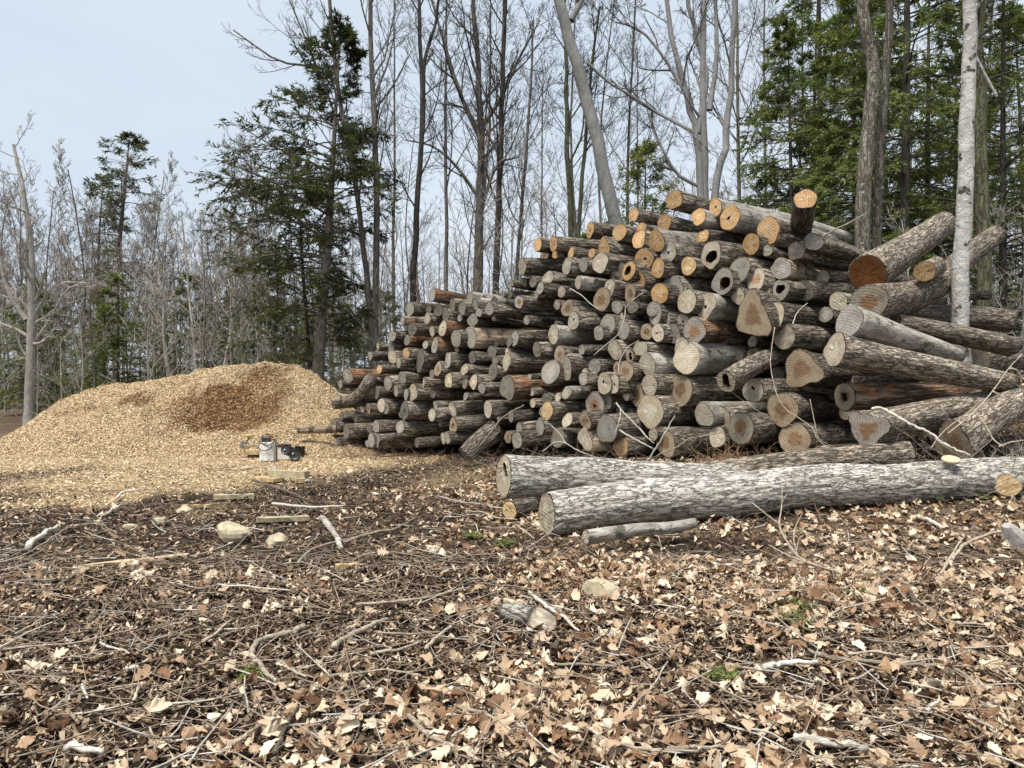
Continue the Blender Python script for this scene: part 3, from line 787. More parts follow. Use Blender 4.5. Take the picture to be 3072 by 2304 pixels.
# dark crooked limb at the stack's left end, pale pole sticking out over the chips, torn trunk at the foot
log_px([(1030, 1210, 17.1), (1075, 1185, 17.0), (1105, 1150, 16.9), (1112, 1142, 17.2)], .10, .16, 'd', 'd', 'crooked dark limb curling upward at the left end of the stack', group='logs of the big stack', **kw)
log_px([(893, 1290, 17.0), (1010, 1288, 17.1)], .085, .085, 'g', 'k', 'bleached pole sticking out leftward over the wood chips', name='pole', group='logs of the big stack', **kw)
log_px([(1395, 1370, 13.6), (1440, 1325, 13.7), (1490, 1290, 13.9)], .14, .20, 'd', 'd', 'torn dark trunk lying in brush at the foot of the stack', name='log', group='logs of the big stack', flare=.3, ragged=.5, **kw)

# three big logs and a pole lying on the ground in front of the stack
kwb = dict(seg=72, rings=150, relief=.014, shape=.05, lump=.09, ragged=.03)
fa = log_px([(1640, 1543, 7.55), (1900, 1506, 7.75), (2156, 1488, 7.95), (2440, 1456, 8.15), (2700, 1450, 8.35), (2987, 1431, 8.6), (3230, 1424, 8.8)], .218, .208, 'p', 'f', 'longest whitish log on the ground in front, sawn end to the left', group='big logs lying in front of the stack', cut_tilt=(-.14, .1), **kwb)
log_px([(1510, 1430, 8.6), (1850, 1437, 8.95), (2150, 1447, 9.3), (2420, 1452, 9.6)], .25, .19, 'p', 'f', 'big log behind the longest fallen one, notched left end and rusty bark scars', group='big logs lying in front of the stack', cut_tilt=(-.12, 0), hole=.28, hole_off=(-.3, .35), **kwb)
log_px([(2728, 1365, 9.25), (2450, 1385, 9.25), (2080, 1425, 9.5)], .165, .14, 'd', 'l', 'lighter log ending at right below the flared butt', group='big logs lying in front of the stack', seg=48, rings=80, relief=.012)
log_px([(1757, 1612, 6.85), (1900, 1590, 7.05), (2000, 1583, 7.2), (2085, 1568, 7.35)], .064, .048, 'p', 's', 'slim pale pole on the ground before the longest fallen log', name='pole', group='big logs lying in front of the stack', seg=28, rings=40, lump=.10)
log_px([(1528, 1532, 8.1), (1600, 1515, 8.4)], .105, .10, 'y', 'd', 'short log block with a yellow end propping the notched log', name='log', group='big logs lying in front of the stack', seg=26, rings=10)
# a sawn branch stub on the longest log faces the camera
st = P(3025, 1457, 8.28); e = P(3015, 1448, 8.66)
x = unit(e - st); y = unit(np.cross((0, 0, 1.0), x)); B = np.stack([x, y, np.cross(x, y)], 1)
sh, ne, fr_, _ = log_parts([(0, 0, 0), (np.linalg.norm(e - st), 0, 0)], .125, .16, 777, seg=26, rings=6)
m4 = Matrix([[*B[i], st[i]] for i in range(3)] + [[0, 0, 0, 1]])
stub = obj('branch_stub', sh, M['bark_fallen'])
face = obj('cut_face', ne, M['cut']); face.color = (.62, .46, .26, 1); face['heart'] = [.55, .38, .2, 1.0]
bpy.context.view_layer.update()
stub.parent = fa; stub.matrix_parent_inverse = fa.matrix_world.inverted(); stub.matrix_world = m4
face.parent = stub; face.matrix_parent_inverse = Matrix.Identity(4)
# loose round of wood lying on the longest log
rd = MB(); rd.lathe([(0, .016), (.07, .016), (.085, .012), (.088, 0), (.085, -.012), (0, -.012)], 18, Matrix.Rotation(math.radians(28), 4, 'X') @ Matrix.Diagonal((1.15, .85, 1, 1)))
o = obj('wood_round', rd.mesh('wood_round', False), M['split']); o.location = tuple(P(2853, 1379, 8.3))
tag(o, 'thin yellow sawn round lying on top of the longest fallen log', 'wood slice')
# ------------------------------------------------------------------ logs seen deep in the gaps of the stack
from math import inf
POLY = [(1015, 1330), (1030, 1200), (1130, 1080), (1210, 945), (1300, 890), (1580, 800), (1660, 720), (1880, 660), (2030, 620), (2200, 640), (2440, 730), (2580, 820), (2560, 1330), (1700, 1360)]
def inside(px, py, poly):
    c = False; j = len(poly) - 1
    for i in range(len(poly)):
        (xi, yi), (xj, yj) = poly[i], poly[j]
        if (yi > py) != (yj > py) and px < (xj - xi) * (py - yi) / (yj - yi) + xi: c = not c
        j = i
    return c
fr = np.random.default_rng(77); fill = []
for _ in range(6000):
    px, py = fr.uniform(1000, 2600), fr.uniform(600, 1370)
    if not inside(px, py, POLY): continue
    dm = min((((px - a[0] - .1 * a[2]) / (a[2] * .5 + 9)) ** 2 + ((py - a[1]) / (a[3] * .5 + 9)) ** 2) for a in ALL)
    if dm < 1.25: continue
    if any(abs(px - q[0]) < 42 and abs(py - q[1]) < 30 for q in fill): continue
    fill.append((px, py))
    if len(fill) >= 34: break
for px, py in fill:
    n_log += 1
    d = face_depth(px, py) + fr.uniform(.45, .8); r = fr.uniform(.085, .13)
    A = math.radians(51 + fr.normal(0, 3)); dr = np.array((math.sin(A), math.cos(A), fr.normal(0, .03)))
    p0 = P(px, py, d)
    place_log([p0, p0 + dr * 1.6, p0 + dr * 3.2], r, r * .85, 'gdbp'[int(fr.integers(4))], 'dr'[int(fr.integers(2))], n_log,
              info=dict(px=px, py=py, r=r, code='xx', d=d), seg=16, rings=6)

ORD = ['first', 'second', 'third', 'fourth', 'fifth', 'sixth', 'seventh', 'eighth', 'ninth', 'tenth', 'eleventh', 'twelfth']
def zone(px, py):
    hz = ['left end', 'left part', 'middle', 'right-hand middle', 'right part'][int(np.searchsorted([1200, 1480, 1800, 2120], px))]
    lo, hi = 1345, float(np.interp(px, [1000, 1200, 1300, 1560, 1700, 2000, 2400], [1150, 900, 870, 750, 680, 590, 640]))
    v = (lo - py) / (lo - hi)
    vz = ['by the ground', 'low', 'halfway up', 'high', 'at the top'][int(np.searchsorted([.14, .38, .63, .85], v))]
    return hz, vz
cls = {}
for o, i in LOGS:
    hz, vz = zone(i['px'], i['py'])
    if i['code'] == 'xx':
        key = ('recessed shadowed log', '', hz, vz)
    else:
        c = i['code']
        sz = 'slim' if i['r'] < .105 else 'mid-sized' if i['r'] < .16 else 'thick'
        ft = 'hollow ' if 'H' in c[2:] else ('hole-pierced ' if 'h' in c[1:] else '') + ('flared ' if 'f' in c[2:] else '')
        key = (f"{sz} {ft}{FACE_WORD[c[0]]} log", BARK_WORD.get(c[1], 'furrowed bark'), hz, vz)
    cls.setdefault(key, []).append((i['px'], o))
for (a, bw, hz, vz), lst in cls.items():
    lst.sort(key=lambda q: q[0])
    for k, (_, o) in enumerate(lst):
        s = f"{a}{' in ' + bw if bw else ''}, {vz} in stack's {hz}"
        if len(s.split()) > 12: s = s.replace(' bark', '').replace(' in deeply furrowed', '').replace(' in smooth pale', ' smooth').replace(' in furrowed', '').replace(' in orange-stained', ' orange-stained').replace(' in dark,', ',')
        if len(lst) > 1:
            s += f", {'leftmost such' if k == 0 else 'rightmost such' if k == len(lst) - 1 else ORD[k] + ' such from left'}"
        o['label'] = s

dup = {}
for o, i in LOGS: dup.setdefault(o['label'], []).append((i['py'], o))
for lst in dup.values():
    if len(lst) > 1:
        lst.sort(key=lambda q: q[0])
        for k, (_, o) in enumerate(lst): o['label'] += ', higher one' if k == 0 else ', lower one' if k == len(lst) - 1 else ', middle one'

# ------------------------------------------------------------------ sticks and branches
def stick(pts, rad, mat, label, name='stick', group='sticks strewn on the ground', sides=7, side=None, cat='stick', n=None, wob=.6):
    """pts: world points; side: list of (pts, rad) of side shoots, one growing thing"""
    global n_log
    n_log += 1
    rr = np.random.default_rng(n_log + 4000)
    pts = np.asarray(pts, float)
    o0 = pts[0].copy()
    mb = MB()
    for pp, ra in [(pts, rad)] + list(side or []):
        pp = np.asarray(pp, float); k = n or max(8, 5 * len(pp))
        c = smooth_path(pp, k)
        r0, r1 = ra if isinstance(ra, tuple) else (ra, ra * .6)
        c = c + rr.normal(0, 1, c.shape) * r0 * wob * .35
        rads = np.linspace(r0, r1, k) * rr.uniform(.85, 1.15, k)
        mb.tube(c - o0, rads, sides)
    o = obj(name, mb.mesh(name), M[mat])
    o.location = tuple(o0)
    return tag(o, label, cat, group)

def gstick(t, pts, rad, mat, label, lift=.5, **kw):
    """a stick lying on the ground, from photo tile coordinates"""
    w = []
    for x, y in pts:
        g = G(*nat(t, x, y)); w.append(g)
    w = np.array(w); r = rad * TILE[t][2] / F * w[:, 1].mean()
    c = smooth_path(w, max(8, 4 * len(w)))
    c[:, 2] = np.maximum(c[:, 2], top_h(c[:, 0], c[:, 1])) + r * lift + .05
    return stick(c, r, mat, label, n=len(c), **kw)

def fstick(t, pts, rad, mat, label, off=-.28, **kw):
    """a branch leaning on the face of the stack"""
    w = [P(*nat(t, x, y), face_depth(*nat(t, x, y)) + off) for x, y in pts]
    r = rad * TILE[t][2] / F * np.mean([q[1] for q in w])
    return stick(w, r, mat, label, group='branches leaning on the stack', **kw)

S = [
 (8, [(0, 565), (120, 525), (230, 460), (370, 370)], 5, 'stick', 'thin grey stick lying under the spotted white limb at far left'),
 (8, [(155, 490), (210, 430), (270, 390), (320, 360)], 17, 'stick_pale', 'stout spotted white limb piece at the far left edge'),
 (8, [(640, 200), (680, 165), (770, 150)], 8, 'stick_pale', 'bent pale stick in front of the wood chip heap'),
 (8, [(570, 300), (630, 262), (665, 235)], 10, 'stick_pale', 'short knobbly pale stick left of the small round stone'),
 (8, [(930, 680), (1000, 690), (1100, 710), (1200, 695), (1330, 680)], 7, 'stick', 'wavy brown stick below the white split board'),
 (8, [(1200, 690), (1400, 710), (1600, 725)], 6, 'stick_pale', 'straight pale stick crossing the wavy brown one'),
 (8, [(1115, 1020), (1200, 960), (1280, 890)], 10, 'stick', 'broken tan stick pointing up right at left of the curved root'),
 (8, [(945, 1020), (1040, 940)], 6, 'stick', 'short thin stick next to the broken tan one'),
 (8, [(1670, 930), (1600, 970), (1480, 1000), (1400, 1040), (1390, 1100), (1440, 1160), (1480, 1220), (1530, 1250)], 19, 'stick', 'thick root-like branch curved in an S in the left foreground'),
 (8, [(380, 1615), (470, 1632), (570, 1650)], 22, 'stick_pale', 'short thick yellowish limb at the bottom left edge'),
 (8, [(1210, 1659), (1320, 1590), (1440, 1490), (1560, 1385)], 12, 'stick', 'long tan stick running up right from the bottom edge'),
 (8, [(1510, 1659), (1550, 1560), (1600, 1450), (1640, 1400)], 16, 'stick_dark', 'dark rotten branch beside the long tan stick at bottom'),
 (8, [(550, 1030), (640, 1055), (715, 1080)], 7, 'stick_pale', 'short whitish stick in the leaves at left'),
 (8, [(1780, 320), (1830, 390), (1880, 490)], 21, 'stick_pale', 'thick white birch piece between the stones and the fallen logs'),
 (8, [(1640, 570), (1720, 490), (1850, 450), (2019, 410)], 9, 'stick', 'kinked grey-brown stick below the white birch piece'),
 (8, [(1395, 95), (1500, 135), (1600, 165), (1660, 195)], 8, 'stick_dark', 'dark pole end lying near the cut planks'),
 (8, [(1345, 195), (1440, 140), (1490, 125)], 5, 'stick_dark', 'thin dark stick crossing the dark pole near the planks'),
 (8, [(1500, 230), (1700, 250), (1900, 240)], 8, 'stick_pale', 'long pale stick behind the white birch piece'),
 (8, [(85, 975), (170, 925), (250, 870)], 7, 'stick', 'pale brown stick near the left edge at mid foreground'),
 (8, [(740, 1350), (765, 1260)], 9, 'stick', 'stubby brown stick pointing away in left foreground'),
 (8, [(450, 1270), (480, 1340)], 10, 'stick_pale', 'stubby pale peg of wood in the left foreground'),
 (8, [(700, 1180), (770, 1165)], 16, 'stick_pale', 'short tan billet among leaves left of the S-shaped root'),
 (8, [(240, 740), (330, 745), (400, 760)], 6, 'stick', 'thin forked-looking twig near the left edge'),
 (8, [(820, 1500), (850, 1600), (860, 1659)], 7, 'stick', 'brown stick standing toward the viewer at bottom left'),
 (8, [(1130, 1500), (1400, 1530)], 5, 'stick', 'straight thin stick lying level near the bottom left'),
 (8, [(10, 1060), (200, 1040), (420, 1020), (580, 985), (760, 940)], 6, 'stick', 'very long thin stick crossing the left foreground'),
 (8, [(1760, 1215), (1900, 1210), (2019, 1190)], 10, 'stick', 'brown stick right of the tail of the S-shaped root'),
 (8, [(1530, 1125), (1600, 1180), (1690, 1220)], 11, 'stick', 'knobbly stick just right of the S-shaped root'),
 (9, [(125, 805), (300, 795), (500, 770), (650, 730), (750, 705)], 8, 'stick', 'long stick lying across the dark soil at centre'),
 (9, [(200, 1090), (330, 1070), (480, 1020)], 11, 'stick', 'tan stick in the leaves below the dark soil'),
 (9, [(510, 1060), (560, 1000), (660, 920)], 13, 'stick', 'stout grey stick pointing away toward the split log'),
 (9, [(1080, 740), (1160, 810), (1250, 870), (1350, 960)], 13, 'stick_pale', 'white-barked birch stick resting beside the split log'),
 (9, [(410, 1440), (480, 1510), (540, 1570), (680, 1640)], 16, 'stick', 'reddish brown branch at the bottom centre'),
 (9, [(680, 1390), (850, 1440), (950, 1490), (1100, 1520)], 13, 'stick', 'grey branch right of the reddish one at bottom centre'),
 (9, [(1430, 1560), (1560, 1600), (1750, 1640), (2019, 1650)], 14, 'stick', 'long grey branch along the bottom edge right of centre'),
 (9, [(1230, 1150), (1400, 1145), (1560, 1160)], 9, 'stick', 'level brown stick in leaves right of centre'),
 (9, [(1600, 1450), (1680, 1350), (1760, 1270), (1840, 1130)], 9, 'stick', 'slanting brown stick right of centre pointing away'),
 (9, [(575, 190), (700, 220), (900, 255), (1150, 265)], 6, 'stick_pale', 'slender whip lying toward the sawn end of the longest log'),
 (9, [(740, 270), (900, 310), (1010, 325)], 5, 'stick', 'thin twig just below the slender whip'),
 (9, [(60, 450), (200, 400), (350, 370), (460, 310)], 7, 'stick', 'thin curved stick left of the fallen logs'),
 (9, [(1000, 350), (1110, 430)], 6, 'stick', 'small stick below the sawn end of the longest log'),
 (9, [(1320, 990), (1450, 1030), (1550, 1080)], 8, 'stick_dark', 'dark stick running right from the split log'),
 (9, [(1530, 645), (1700, 660), (2019, 650)], 7, 'stick', 'level stick right of the half-buried tan stone'),
 (9, [(0, 1220), (170, 1190), (300, 1180), (480, 1210)], 6, 'stick', 'thin arched stick at centre foreground'),
 (9, [(0, 1050), (60, 1000), (200, 930), (300, 890)], 18, 'stick', 'splintered grey branch at left of centre foreground'),
 (9, [(240, 965), (420, 975), (600, 960)], 8, 'stick', 'reddish thin stick left of the stout grey one'),
 (10, [(230, 570), (380, 580), (480, 550)], 8, 'stick_pale', 'pale forked stick on the dark soil before the longest log'),
 (10, [(320, 650), (370, 610), (420, 575)], 7, 'stick', 'short prong lying against the pale forked stick'),
 (10, [(525, 1165), (640, 1140), (830, 1145)], 19, 'stick_pale', 'stout silvery limb piece in the right foreground'),
 (10, [(780, 1070), (920, 1115), (1100, 1130), (1400, 1150), (1550, 1155), (1640, 1210), (1810, 1330)], 13, 'stick', 'long branch bending down right in the right foreground'),
 (10, [(1000, 1090), (1150, 1075), (1330, 1110)], 9, 'stick', 'arched stick above the long bending branch'),
 (10, [(60, 1150), (220, 1230), (420, 1350), (600, 1400), (900, 1400)], 7, 'stick', 'long thin stick slanting down through the right foreground'),
 (10, [(1010, 1245), (1080, 1205), (1150, 1160)], 8, 'stick', 'pale little stick below the long bending branch'),
 (10, [(1570, 550), (1650, 460), (1800, 400), (1967, 380)], 10, 'stick', 'curved grey branch near the right edge'),
 (10, [(1510, 630), (1560, 540), (1640, 420)], 9, 'stick', 'stick leaning across the curved grey branch at right'),
 (10, [(1340, 740), (1390, 850), (1390, 930), (1350, 1000)], 14, 'stick_dark', 'dark crooked stick at right pointing at the viewer'),
 (10, [(1340, 750), (1450, 830), (1580, 910), (1770, 930), (1900, 1060), (1967, 1120)], 8, 'stick', 'long bowed stick running off the right edge'),
 (10, [(350, 760), (480, 720), (700, 730), (950, 715), (1020, 690)], 6, 'stick', 'level thin stick left of the forked grey branch'),
 (10, [(700, 1570), (850, 1600), (1110, 1640)], 28, 'stick_pale', 'thick tan limb at the bottom right'),
 (10, [(0, 1640), (200, 1620), (400, 1620), (620, 1665)], 14, 'stick', 'grey stick arching along the bottom edge'),
 (10, [(1800, 700), (1860, 750), (1950, 820)], 12, 'stick', 'short stout stick near the right edge'),
 (10, [(1380, 310), (1450, 335), (1520, 370)], 14, 'stick_pale', 'barkless pale billet below the longest log'),
 (10, [(1430, 1410), (1500, 1360)], 11, 'stick_pale', 'small pale stick in the right foreground'),
 (10, [(1740, 1390), (1850, 1400), (1967, 1410)], 12, 'stick', 'grey stick touching the lower right edge'),
 (10, [(1660, 1440), (1800, 1520)], 11, 'stick_pale', 'split pale stick near the lower right corner'),
 (10, [(600, 1310), (760, 1350), (910, 1385)], 12, 'stick', 'stick with bark lying level in the right foreground'),
 (10, [(810, 1420), (1100, 1440), (1400, 1520), (1600, 1540)], 7, 'stick', 'long thin stick low in the right foreground'),
 (10, [(900, 1480), (1200, 1470), (1500, 1490)], 8, 'stick_dark', 'dark level stick low in the right foreground'),
 (10, [(1100, 1000), (1300, 1020), (1480, 1010)], 6, 'stick', 'thin level stick above the arched one at right'),
 (10, [(320, 300), (400, 275), (480, 260)], 10, 'stick', 'grey stick lying just under the longest log'),
 (10, [(760, 240), (860, 215), (980, 215)], 10, 'stick', 'short limb tucked against the longest log'),
]
for t, p, rd_, mt, lb in S:
    gstick(t, p, rd_, mt, lb)

# the forked grey branch that rises in front of the longest log
def up(t, pts, d0, d1):
    return [P(*nat(t, x, y), d0 + (d1 - d0) * k / (len(pts) - 1)) for k, (x, y) in enumerate(pts)]
g0 = G(*nat(10, 1220, 830)); g1 = G(*nat(10, 1000, 630))
main = [g0 + (0, 0, .02), g1 + (0, 0, .05)] + up(10, [(850, 560), (720, 490), (650, 390), (620, 320), (635, 200), (635, 60)], g1[1] + .1, g1[1] + .75)
stick(main, (.019, .004), 'stick', 'forked pale grey branch rising in front of the longest log', name='fallen_branch', group='forked branches', cat='branch', n=40, wob=.25,
      side=[([main[1], *up(10, [(720, 510), (560, 430)], g1[1] + .15, g1[1] + .4)], (.012, .004)),
            ([main[3], *up(10, [(700, 400), (710, 330), (745, 260)], g1[1] + .3, g1[1] + .45)], (.009, .003)),
            ([main[5], *up(10, [(520, 240), (460, 190)], g1[1] + .5, g1[1] + .55)], (.011, .003)),
            ([main[6], *up(10, [(660, 150), (655, 120)], g1[1] + .6, g1[1] + .6)], (.007, .003))])

fstick(3, [(115, 1640), (200, 1500), (290, 1350), (375, 1200)], 10, 'stick_pale', 'straight white stick leaning on the foot of the stack', off=-.7, cat='branch', name='branch')
fstick(3, [(150, 1600), (250, 1540), (400, 1480), (500, 1410), (620, 1385), (790, 1350)], 6, 'stick', 'forked pale branch crossing low in front of the stack', off=-.65, cat='branch', name='branch')
fstick(3, [(1280, 400), (1250, 600), (1245, 760), (1290, 980), (1370, 1130), (1500, 1220), (1620, 1310), (1660, 1400), (1740, 1470), (1800, 1465)], 5, 'stick', 'long thin branch trailing down over the right middle of the stack', off=-.45, cat='branch', name='branch')
fstick(3, [(740, 850), (900, 990), (1060, 1110), (1250, 1220), (1500, 1300)], 4, 'stick', 'thin straight twig slanting over the hollow logs', off=-.5, cat='branch', name='branch')
fstick(4, [(650, 1140), (740, 1130), (900, 1220), (1080, 1310), (1210, 1370), (1260, 1430), (1400, 1500), (1540, 1560)], 16, 'stick_pale', 'thick pale branch over the flared butt', off=-1.5, cat='branch', name='branch')
fstick(2, [(20, 1640), (110, 1490), (220, 1350), (300, 1240), (390, 1170), (520, 1100)], 10, 'stick', 'arched brown branch at the left foot of the stack', off=-.5, cat='branch', name='branch')
fstick(2, [(680, 1530), (800, 1440), (900, 1450), (1000, 1510), (1180, 1580)], 7, 'stick_pale', 'pale branch arching over the torn trunk', off=-.55, cat='branch', name='branch',
       side=[([P(*nat(2, *q), face_depth(*nat(2, *q)) - .55) for q in [(900, 1450), (830, 1350), (750, 1270)]], (.012, .005))])
fstick(2, [(1350, 1080), (1390, 1130), (1450, 1200), (1560, 1310)], 8, 'stick_pale', 'crooked white branch over the lower middle of the stack', off=-.6, cat='branch', name='branch',
       side=[([P(*nat(2, *q), face_depth(*nat(2, *q)) - .6) for q in [(1395, 1140), (1380, 1250), (1330, 1390)]], (.012, .005)),
             ([P(*nat(2, *q), face_depth(*nat(2, *q)) - .6) for q in [(1560, 1310), (1640, 1400), (1700, 1450)]], (.013, .005))])
fstick(2, [(1380, 1330), (1500, 1400), (1690, 1500)], 10, 'stick_pale', 'grey branch slanting down right at the foot of the stack', off=-.5, cat='branch', name='branch')
fstick(2, [(1150, 650), (1280, 540), (1380, 450), (1430, 300), (1450, 200), (1600, 80)], 5, 'stick_pale', 'thin bent white branch over the middle of the stack', off=-.45, cat='branch', name='branch')
fstick(2, [(1370, 820), (1390, 690), (1460, 580), (1560, 515)], 5, 'stick_pale', 'thin curved twig hooked over mid-stack logs', off=-.45, cat='branch', name='branch')
fstick(6, [(1700, 610), (1880, 500), (2000, 450), (2212, 330)], 13, 'stick', 'dead stick poking up right from the top of the stack', off=.3, cat='branch', name='branch')
fstick(6, [(1395, 1560), (1430, 1460), (1480, 1390), (1560, 1325)], 7, 'stick_pale', 'small white twig sprouting between logs at right', off=-.35, cat='branch', name='branch')
fstick(5, [(770, 1160), (900, 1240), (1010, 1340), (1100, 1400)], 6, 'stick_pale', 'thin white twig on the upper left of the stack', off=-.3, cat='branch', name='branch')
fstick(4, [(1340, 1360), (1560, 1180), (1740, 980), (1890, 770), (2010, 640)], 7, 'stick', 'dark slender branch rising across the stump trunk', off=-1.1, cat='branch', name='branch',
       side=[([P(*nat(4, *q), 8.9) for q in [(1740, 980), (1860, 1040), (2027, 1120)]], (.012, .004)), ([P(*nat(4, *q), 8.9) for q in [(1890, 770), (1960, 790), (2027, 880)]], (.014, .005))])
fstick(4, [(1180, 1500), (1300, 1340), (1480, 1200), (1600, 1100)], 6, 'stick', 'thin twig in front of the stump trunk', off=-1.1, cat='branch', name='branch')
fstick(4, [(1600, 1180), (1680, 1290), (1760, 1420), (1850, 1480)], 9, 'stick', 'crooked pale branch on the bank beside the stump trunk', off=-1.3, cat='branch', name='branch')
fstick(4, [(1800, 1480), (1900, 1440), (2027, 1420)], 9, 'stick', 'grey branch on the bank at the right edge', off=-1.0, cat='branch', name='branch')
fstick(4, [(90, 1050), (130, 1250), (170, 1400), (280, 1470)], 5, 'stick', 'thin pale branch left of the crumbling log', off=-.9, cat='branch', name='branch')

# ------------------------------------------------------------------ split log in the foreground
g = G(*nat(9, 1110, 905)); 
p0 = g + np.array((.03, -.03, .085)); p1 = g + np.array((-.19, .17, .07))
sl = place_log([p0, p1], .078, .07, 'p', 'f', 5001, name='split_log', group=None, seg=26, rings=10, cut_tilt=(.9, .6), ragged=.03)
sl['label'] = 'short split log with an oblique yellow cut lying in the leaves'
if 'group' in sl: del sl['group']
# ------------------------------------------------------------------ stones
def stone(px, py, w, h, label, seed, mat='stone', sink=.35, asp=.8):
    rr = np.random.default_rng(seed); g = G(px, py)
    sx = w / F * g[1] / 2; sz = h / F * g[1]
    u, v = np.meshgrid(np.linspace(0, 2 * math.pi, 22, endpoint=False), np.linspace(0, math.pi, 12))
    n = np.stack([np.cos(u) * np.sin(v), np.sin(u) * np.sin(v), np.cos(v)], -1)
    # chipped planes make it angular
    k = unit(rr.normal(0, 1, (9, 3))); off = rr.uniform(.55, .9, 9)
    rad = np.full(n.shape[:2], 1.12)
    for a, b_ in zip(k, off):
        dp = n @ a; rad = np.minimum(rad, np.where(dp > .2, b_ / np.maximum(dp, .2), 9))
    rad = rad * (1 + .07 * (fbm(n[..., 0] * 3 + seed, n[..., 1] * 3, n[..., 2] * 3, 3) - .5))
    V = n * rad[..., None] * np.array((sx, sx * asp, sz / 2 / (1 - sink / 2)))
    ny, nx = u.shape; ii = np.arange(nx * ny).reshape(ny, nx)
    Q = np.stack([ii[:-1], ii[1:], np.roll(ii, -1, 1)[1:], np.roll(ii, -1, 1)[:-1]], -1).reshape(-1, 4)
    o = obj('stone', mk_mesh('stone', V, Q, None, False), M[mat]); o.location = (g[0], g[1] + sx * .4, g[2] + sz * .32)
    tag(o, label, 'stone', 'stones on the ground')
M['stone'] = plain('stone', (.42, .36, .25), .9, .2, .35, 9, .6)
M['stone_grey'] = plain('stone_grey', (.36, .34, .31), .9, .2, .35, 9, .6)
M['stone_dark'] = plain('stone_dark', (.13, .12, .11), .9, .2, .35, 6, .6)
stone(690, 1625, 112, 62, 'largest tan stone half sunk in the mulch at left', 1)
stone(826, 1642, 60, 46, 'smooth pale stone just right of the largest tan one', 2)
stone(475, 1580, 50, 30, 'small round tan stone left of the largest one', 3)
stone(385, 1590, 44, 18, 'flat sliver of tan stone farthest left', 4, sink=.6)
stone(546, 1542, 48, 20, 'flat yellowish stone behind the small round one', 5, sink=.6)
stone(1800, 1800, 120, 50, 'broad tan stone half buried in leaves right of centre', 6, sink=.8)
stone(734, 1412, 36, 12, 'flat tan stone on the sawdust before the white tub', 7)
stone(820, 1412, 24, 16, 'small grey stone on the sawdust before the white tub', 8, 'stone_grey')
stone(1050, 1420, 22, 14, 'little tan stone near the left foot of the stack', 9)
stone(3046, 1372, 80, 56, 'dark boulder at the right edge behind the longest log', 10, 'stone_dark')
stone(3055, 1640, 90, 60, 'pale flat rock at the right edge of the leaves', 11, 'stone_grey', sink=.8)
stone(2920, 1375, 70, 40, 'tan rock on the bank under the stump trunk', 12)

# ------------------------------------------------------------------ boards and blocks
M['board'] = plain('board', (.42, .31, .17), .85, .2, .3, 14, .3)
M['board_grey'] = plain('board_grey', (.40, .34, .22), .9, .15, .3, 12, .3)
def rot_z(a): c, s = math.cos(a), math.sin(a); return np.array([(c, -s, 0), (s, c, 0), (0, 0, 1)])
def board(pa, pb, w, th, label, mat='board', name='board', group='boards and blocks on the ground', lift=0.0, cat='board'):
    a, b_ = G(*pa), G(*pb); c = (a + b_) / 2; L = np.linalg.norm((b_ - a)[:2])
    x = unit(b_ - a); y = unit(np.cross((0, 0, 1.0), x)); R3 = np.stack([x, y, np.cross(x, y)], 1)
    rr = np.random.default_rng(int(pa[0] * 7 + pa[1]))
    # a sawn board: subdivided box with uneven edges
    nseg = 8; xs = np.linspace(-L / 2, L / 2, nseg); prof = [(-w / 2, 0), (w / 2, 0), (w / 2, th), (-w / 2, th)]
    V = np.array([[(xx, py_ + rr.normal(0, .004), pz + rr.normal(0, .003)) for py_, pz in prof] for xx in xs]).reshape(-1, 3)
    Q = [(i * 4 + j, i * 4 + (j + 1) % 4, i * 4 + 4 + (j + 1) % 4, i * 4 + 4 + j) for i in range(nseg - 1) for j in range(4)] + [(3, 2, 1, 0), tuple((nseg - 1) * 4 + j for j in range(4))]
    o = obj(name, mk_mesh(name, V @ R3.T, Q, None, False), M[mat]); o.location = (c[0], c[1], c[2] + .02 + lift)
    return tag(o, label, cat, group)
board((812, 1446), (920, 1450), .13, .11, 'thick grey squared plank lying on top of short blocks', 'board_grey', lift=.06)
board((885, 1452), (915, 1452), .12, .07, 'short block under the right end of the thick plank', 'board')
board((775, 1444), (838, 1450), .22, .06, 'flat sawn slab beside the thick plank, nearer the viewer', 'board')
board((741, 1366), (782, 1366), .34, .09, 'flat sawn block left of the white tub', 'board')
board((640, 1502), (762, 1500), .09, .06, 'greenish weathered board behind the stones', 'board_grey')
board((770, 1572), (925, 1566), .09, .05, 'straight yellowish board right of the largest stone', 'board_grey')
board((225, 1712), (560, 1676), .055, .02, 'long white split board lying in the left foreground', 'split')
board((1008, 1720), (1075, 1714), .07, .05, 'short split piece of wood right of the kinked stick', 'board')
board((545, 1528), (632, 1525), .05, .03, 'thin tan slat behind the small round stone', 'board')

# ------------------------------------------------------------------ saw, tubs and maul by the heap
M['white_plastic'] = plain('white_plastic', (.72, .71, .66), .5, .4, .12, 10)
M['black_plastic'] = plain('black_plastic', (.018, .018, .02), .45, .5, .3, 10)
M['brown_paint'] = plain('brown_paint', (.085, .045, .028), .7, .3, .3, 10)
M['orange_plastic'] = plain('orange_plastic', (.6, .10, .03), .45, .5, .1, 10)
M['steel'] = plain('steel', (.28, .28, .28), .4, .5, .2, 10); M['steel'].node_tree.nodes['Principled BSDF'].inputs['Metallic'].default_value = .8
M['grip_yellow'] = plain('grip_yellow', (.62, .58, .10), .6, .4, .1, 10)
M['pale_scrap'] = plain('pale_scrap', (.55, .68, .74), .6, .4, .1, 10)

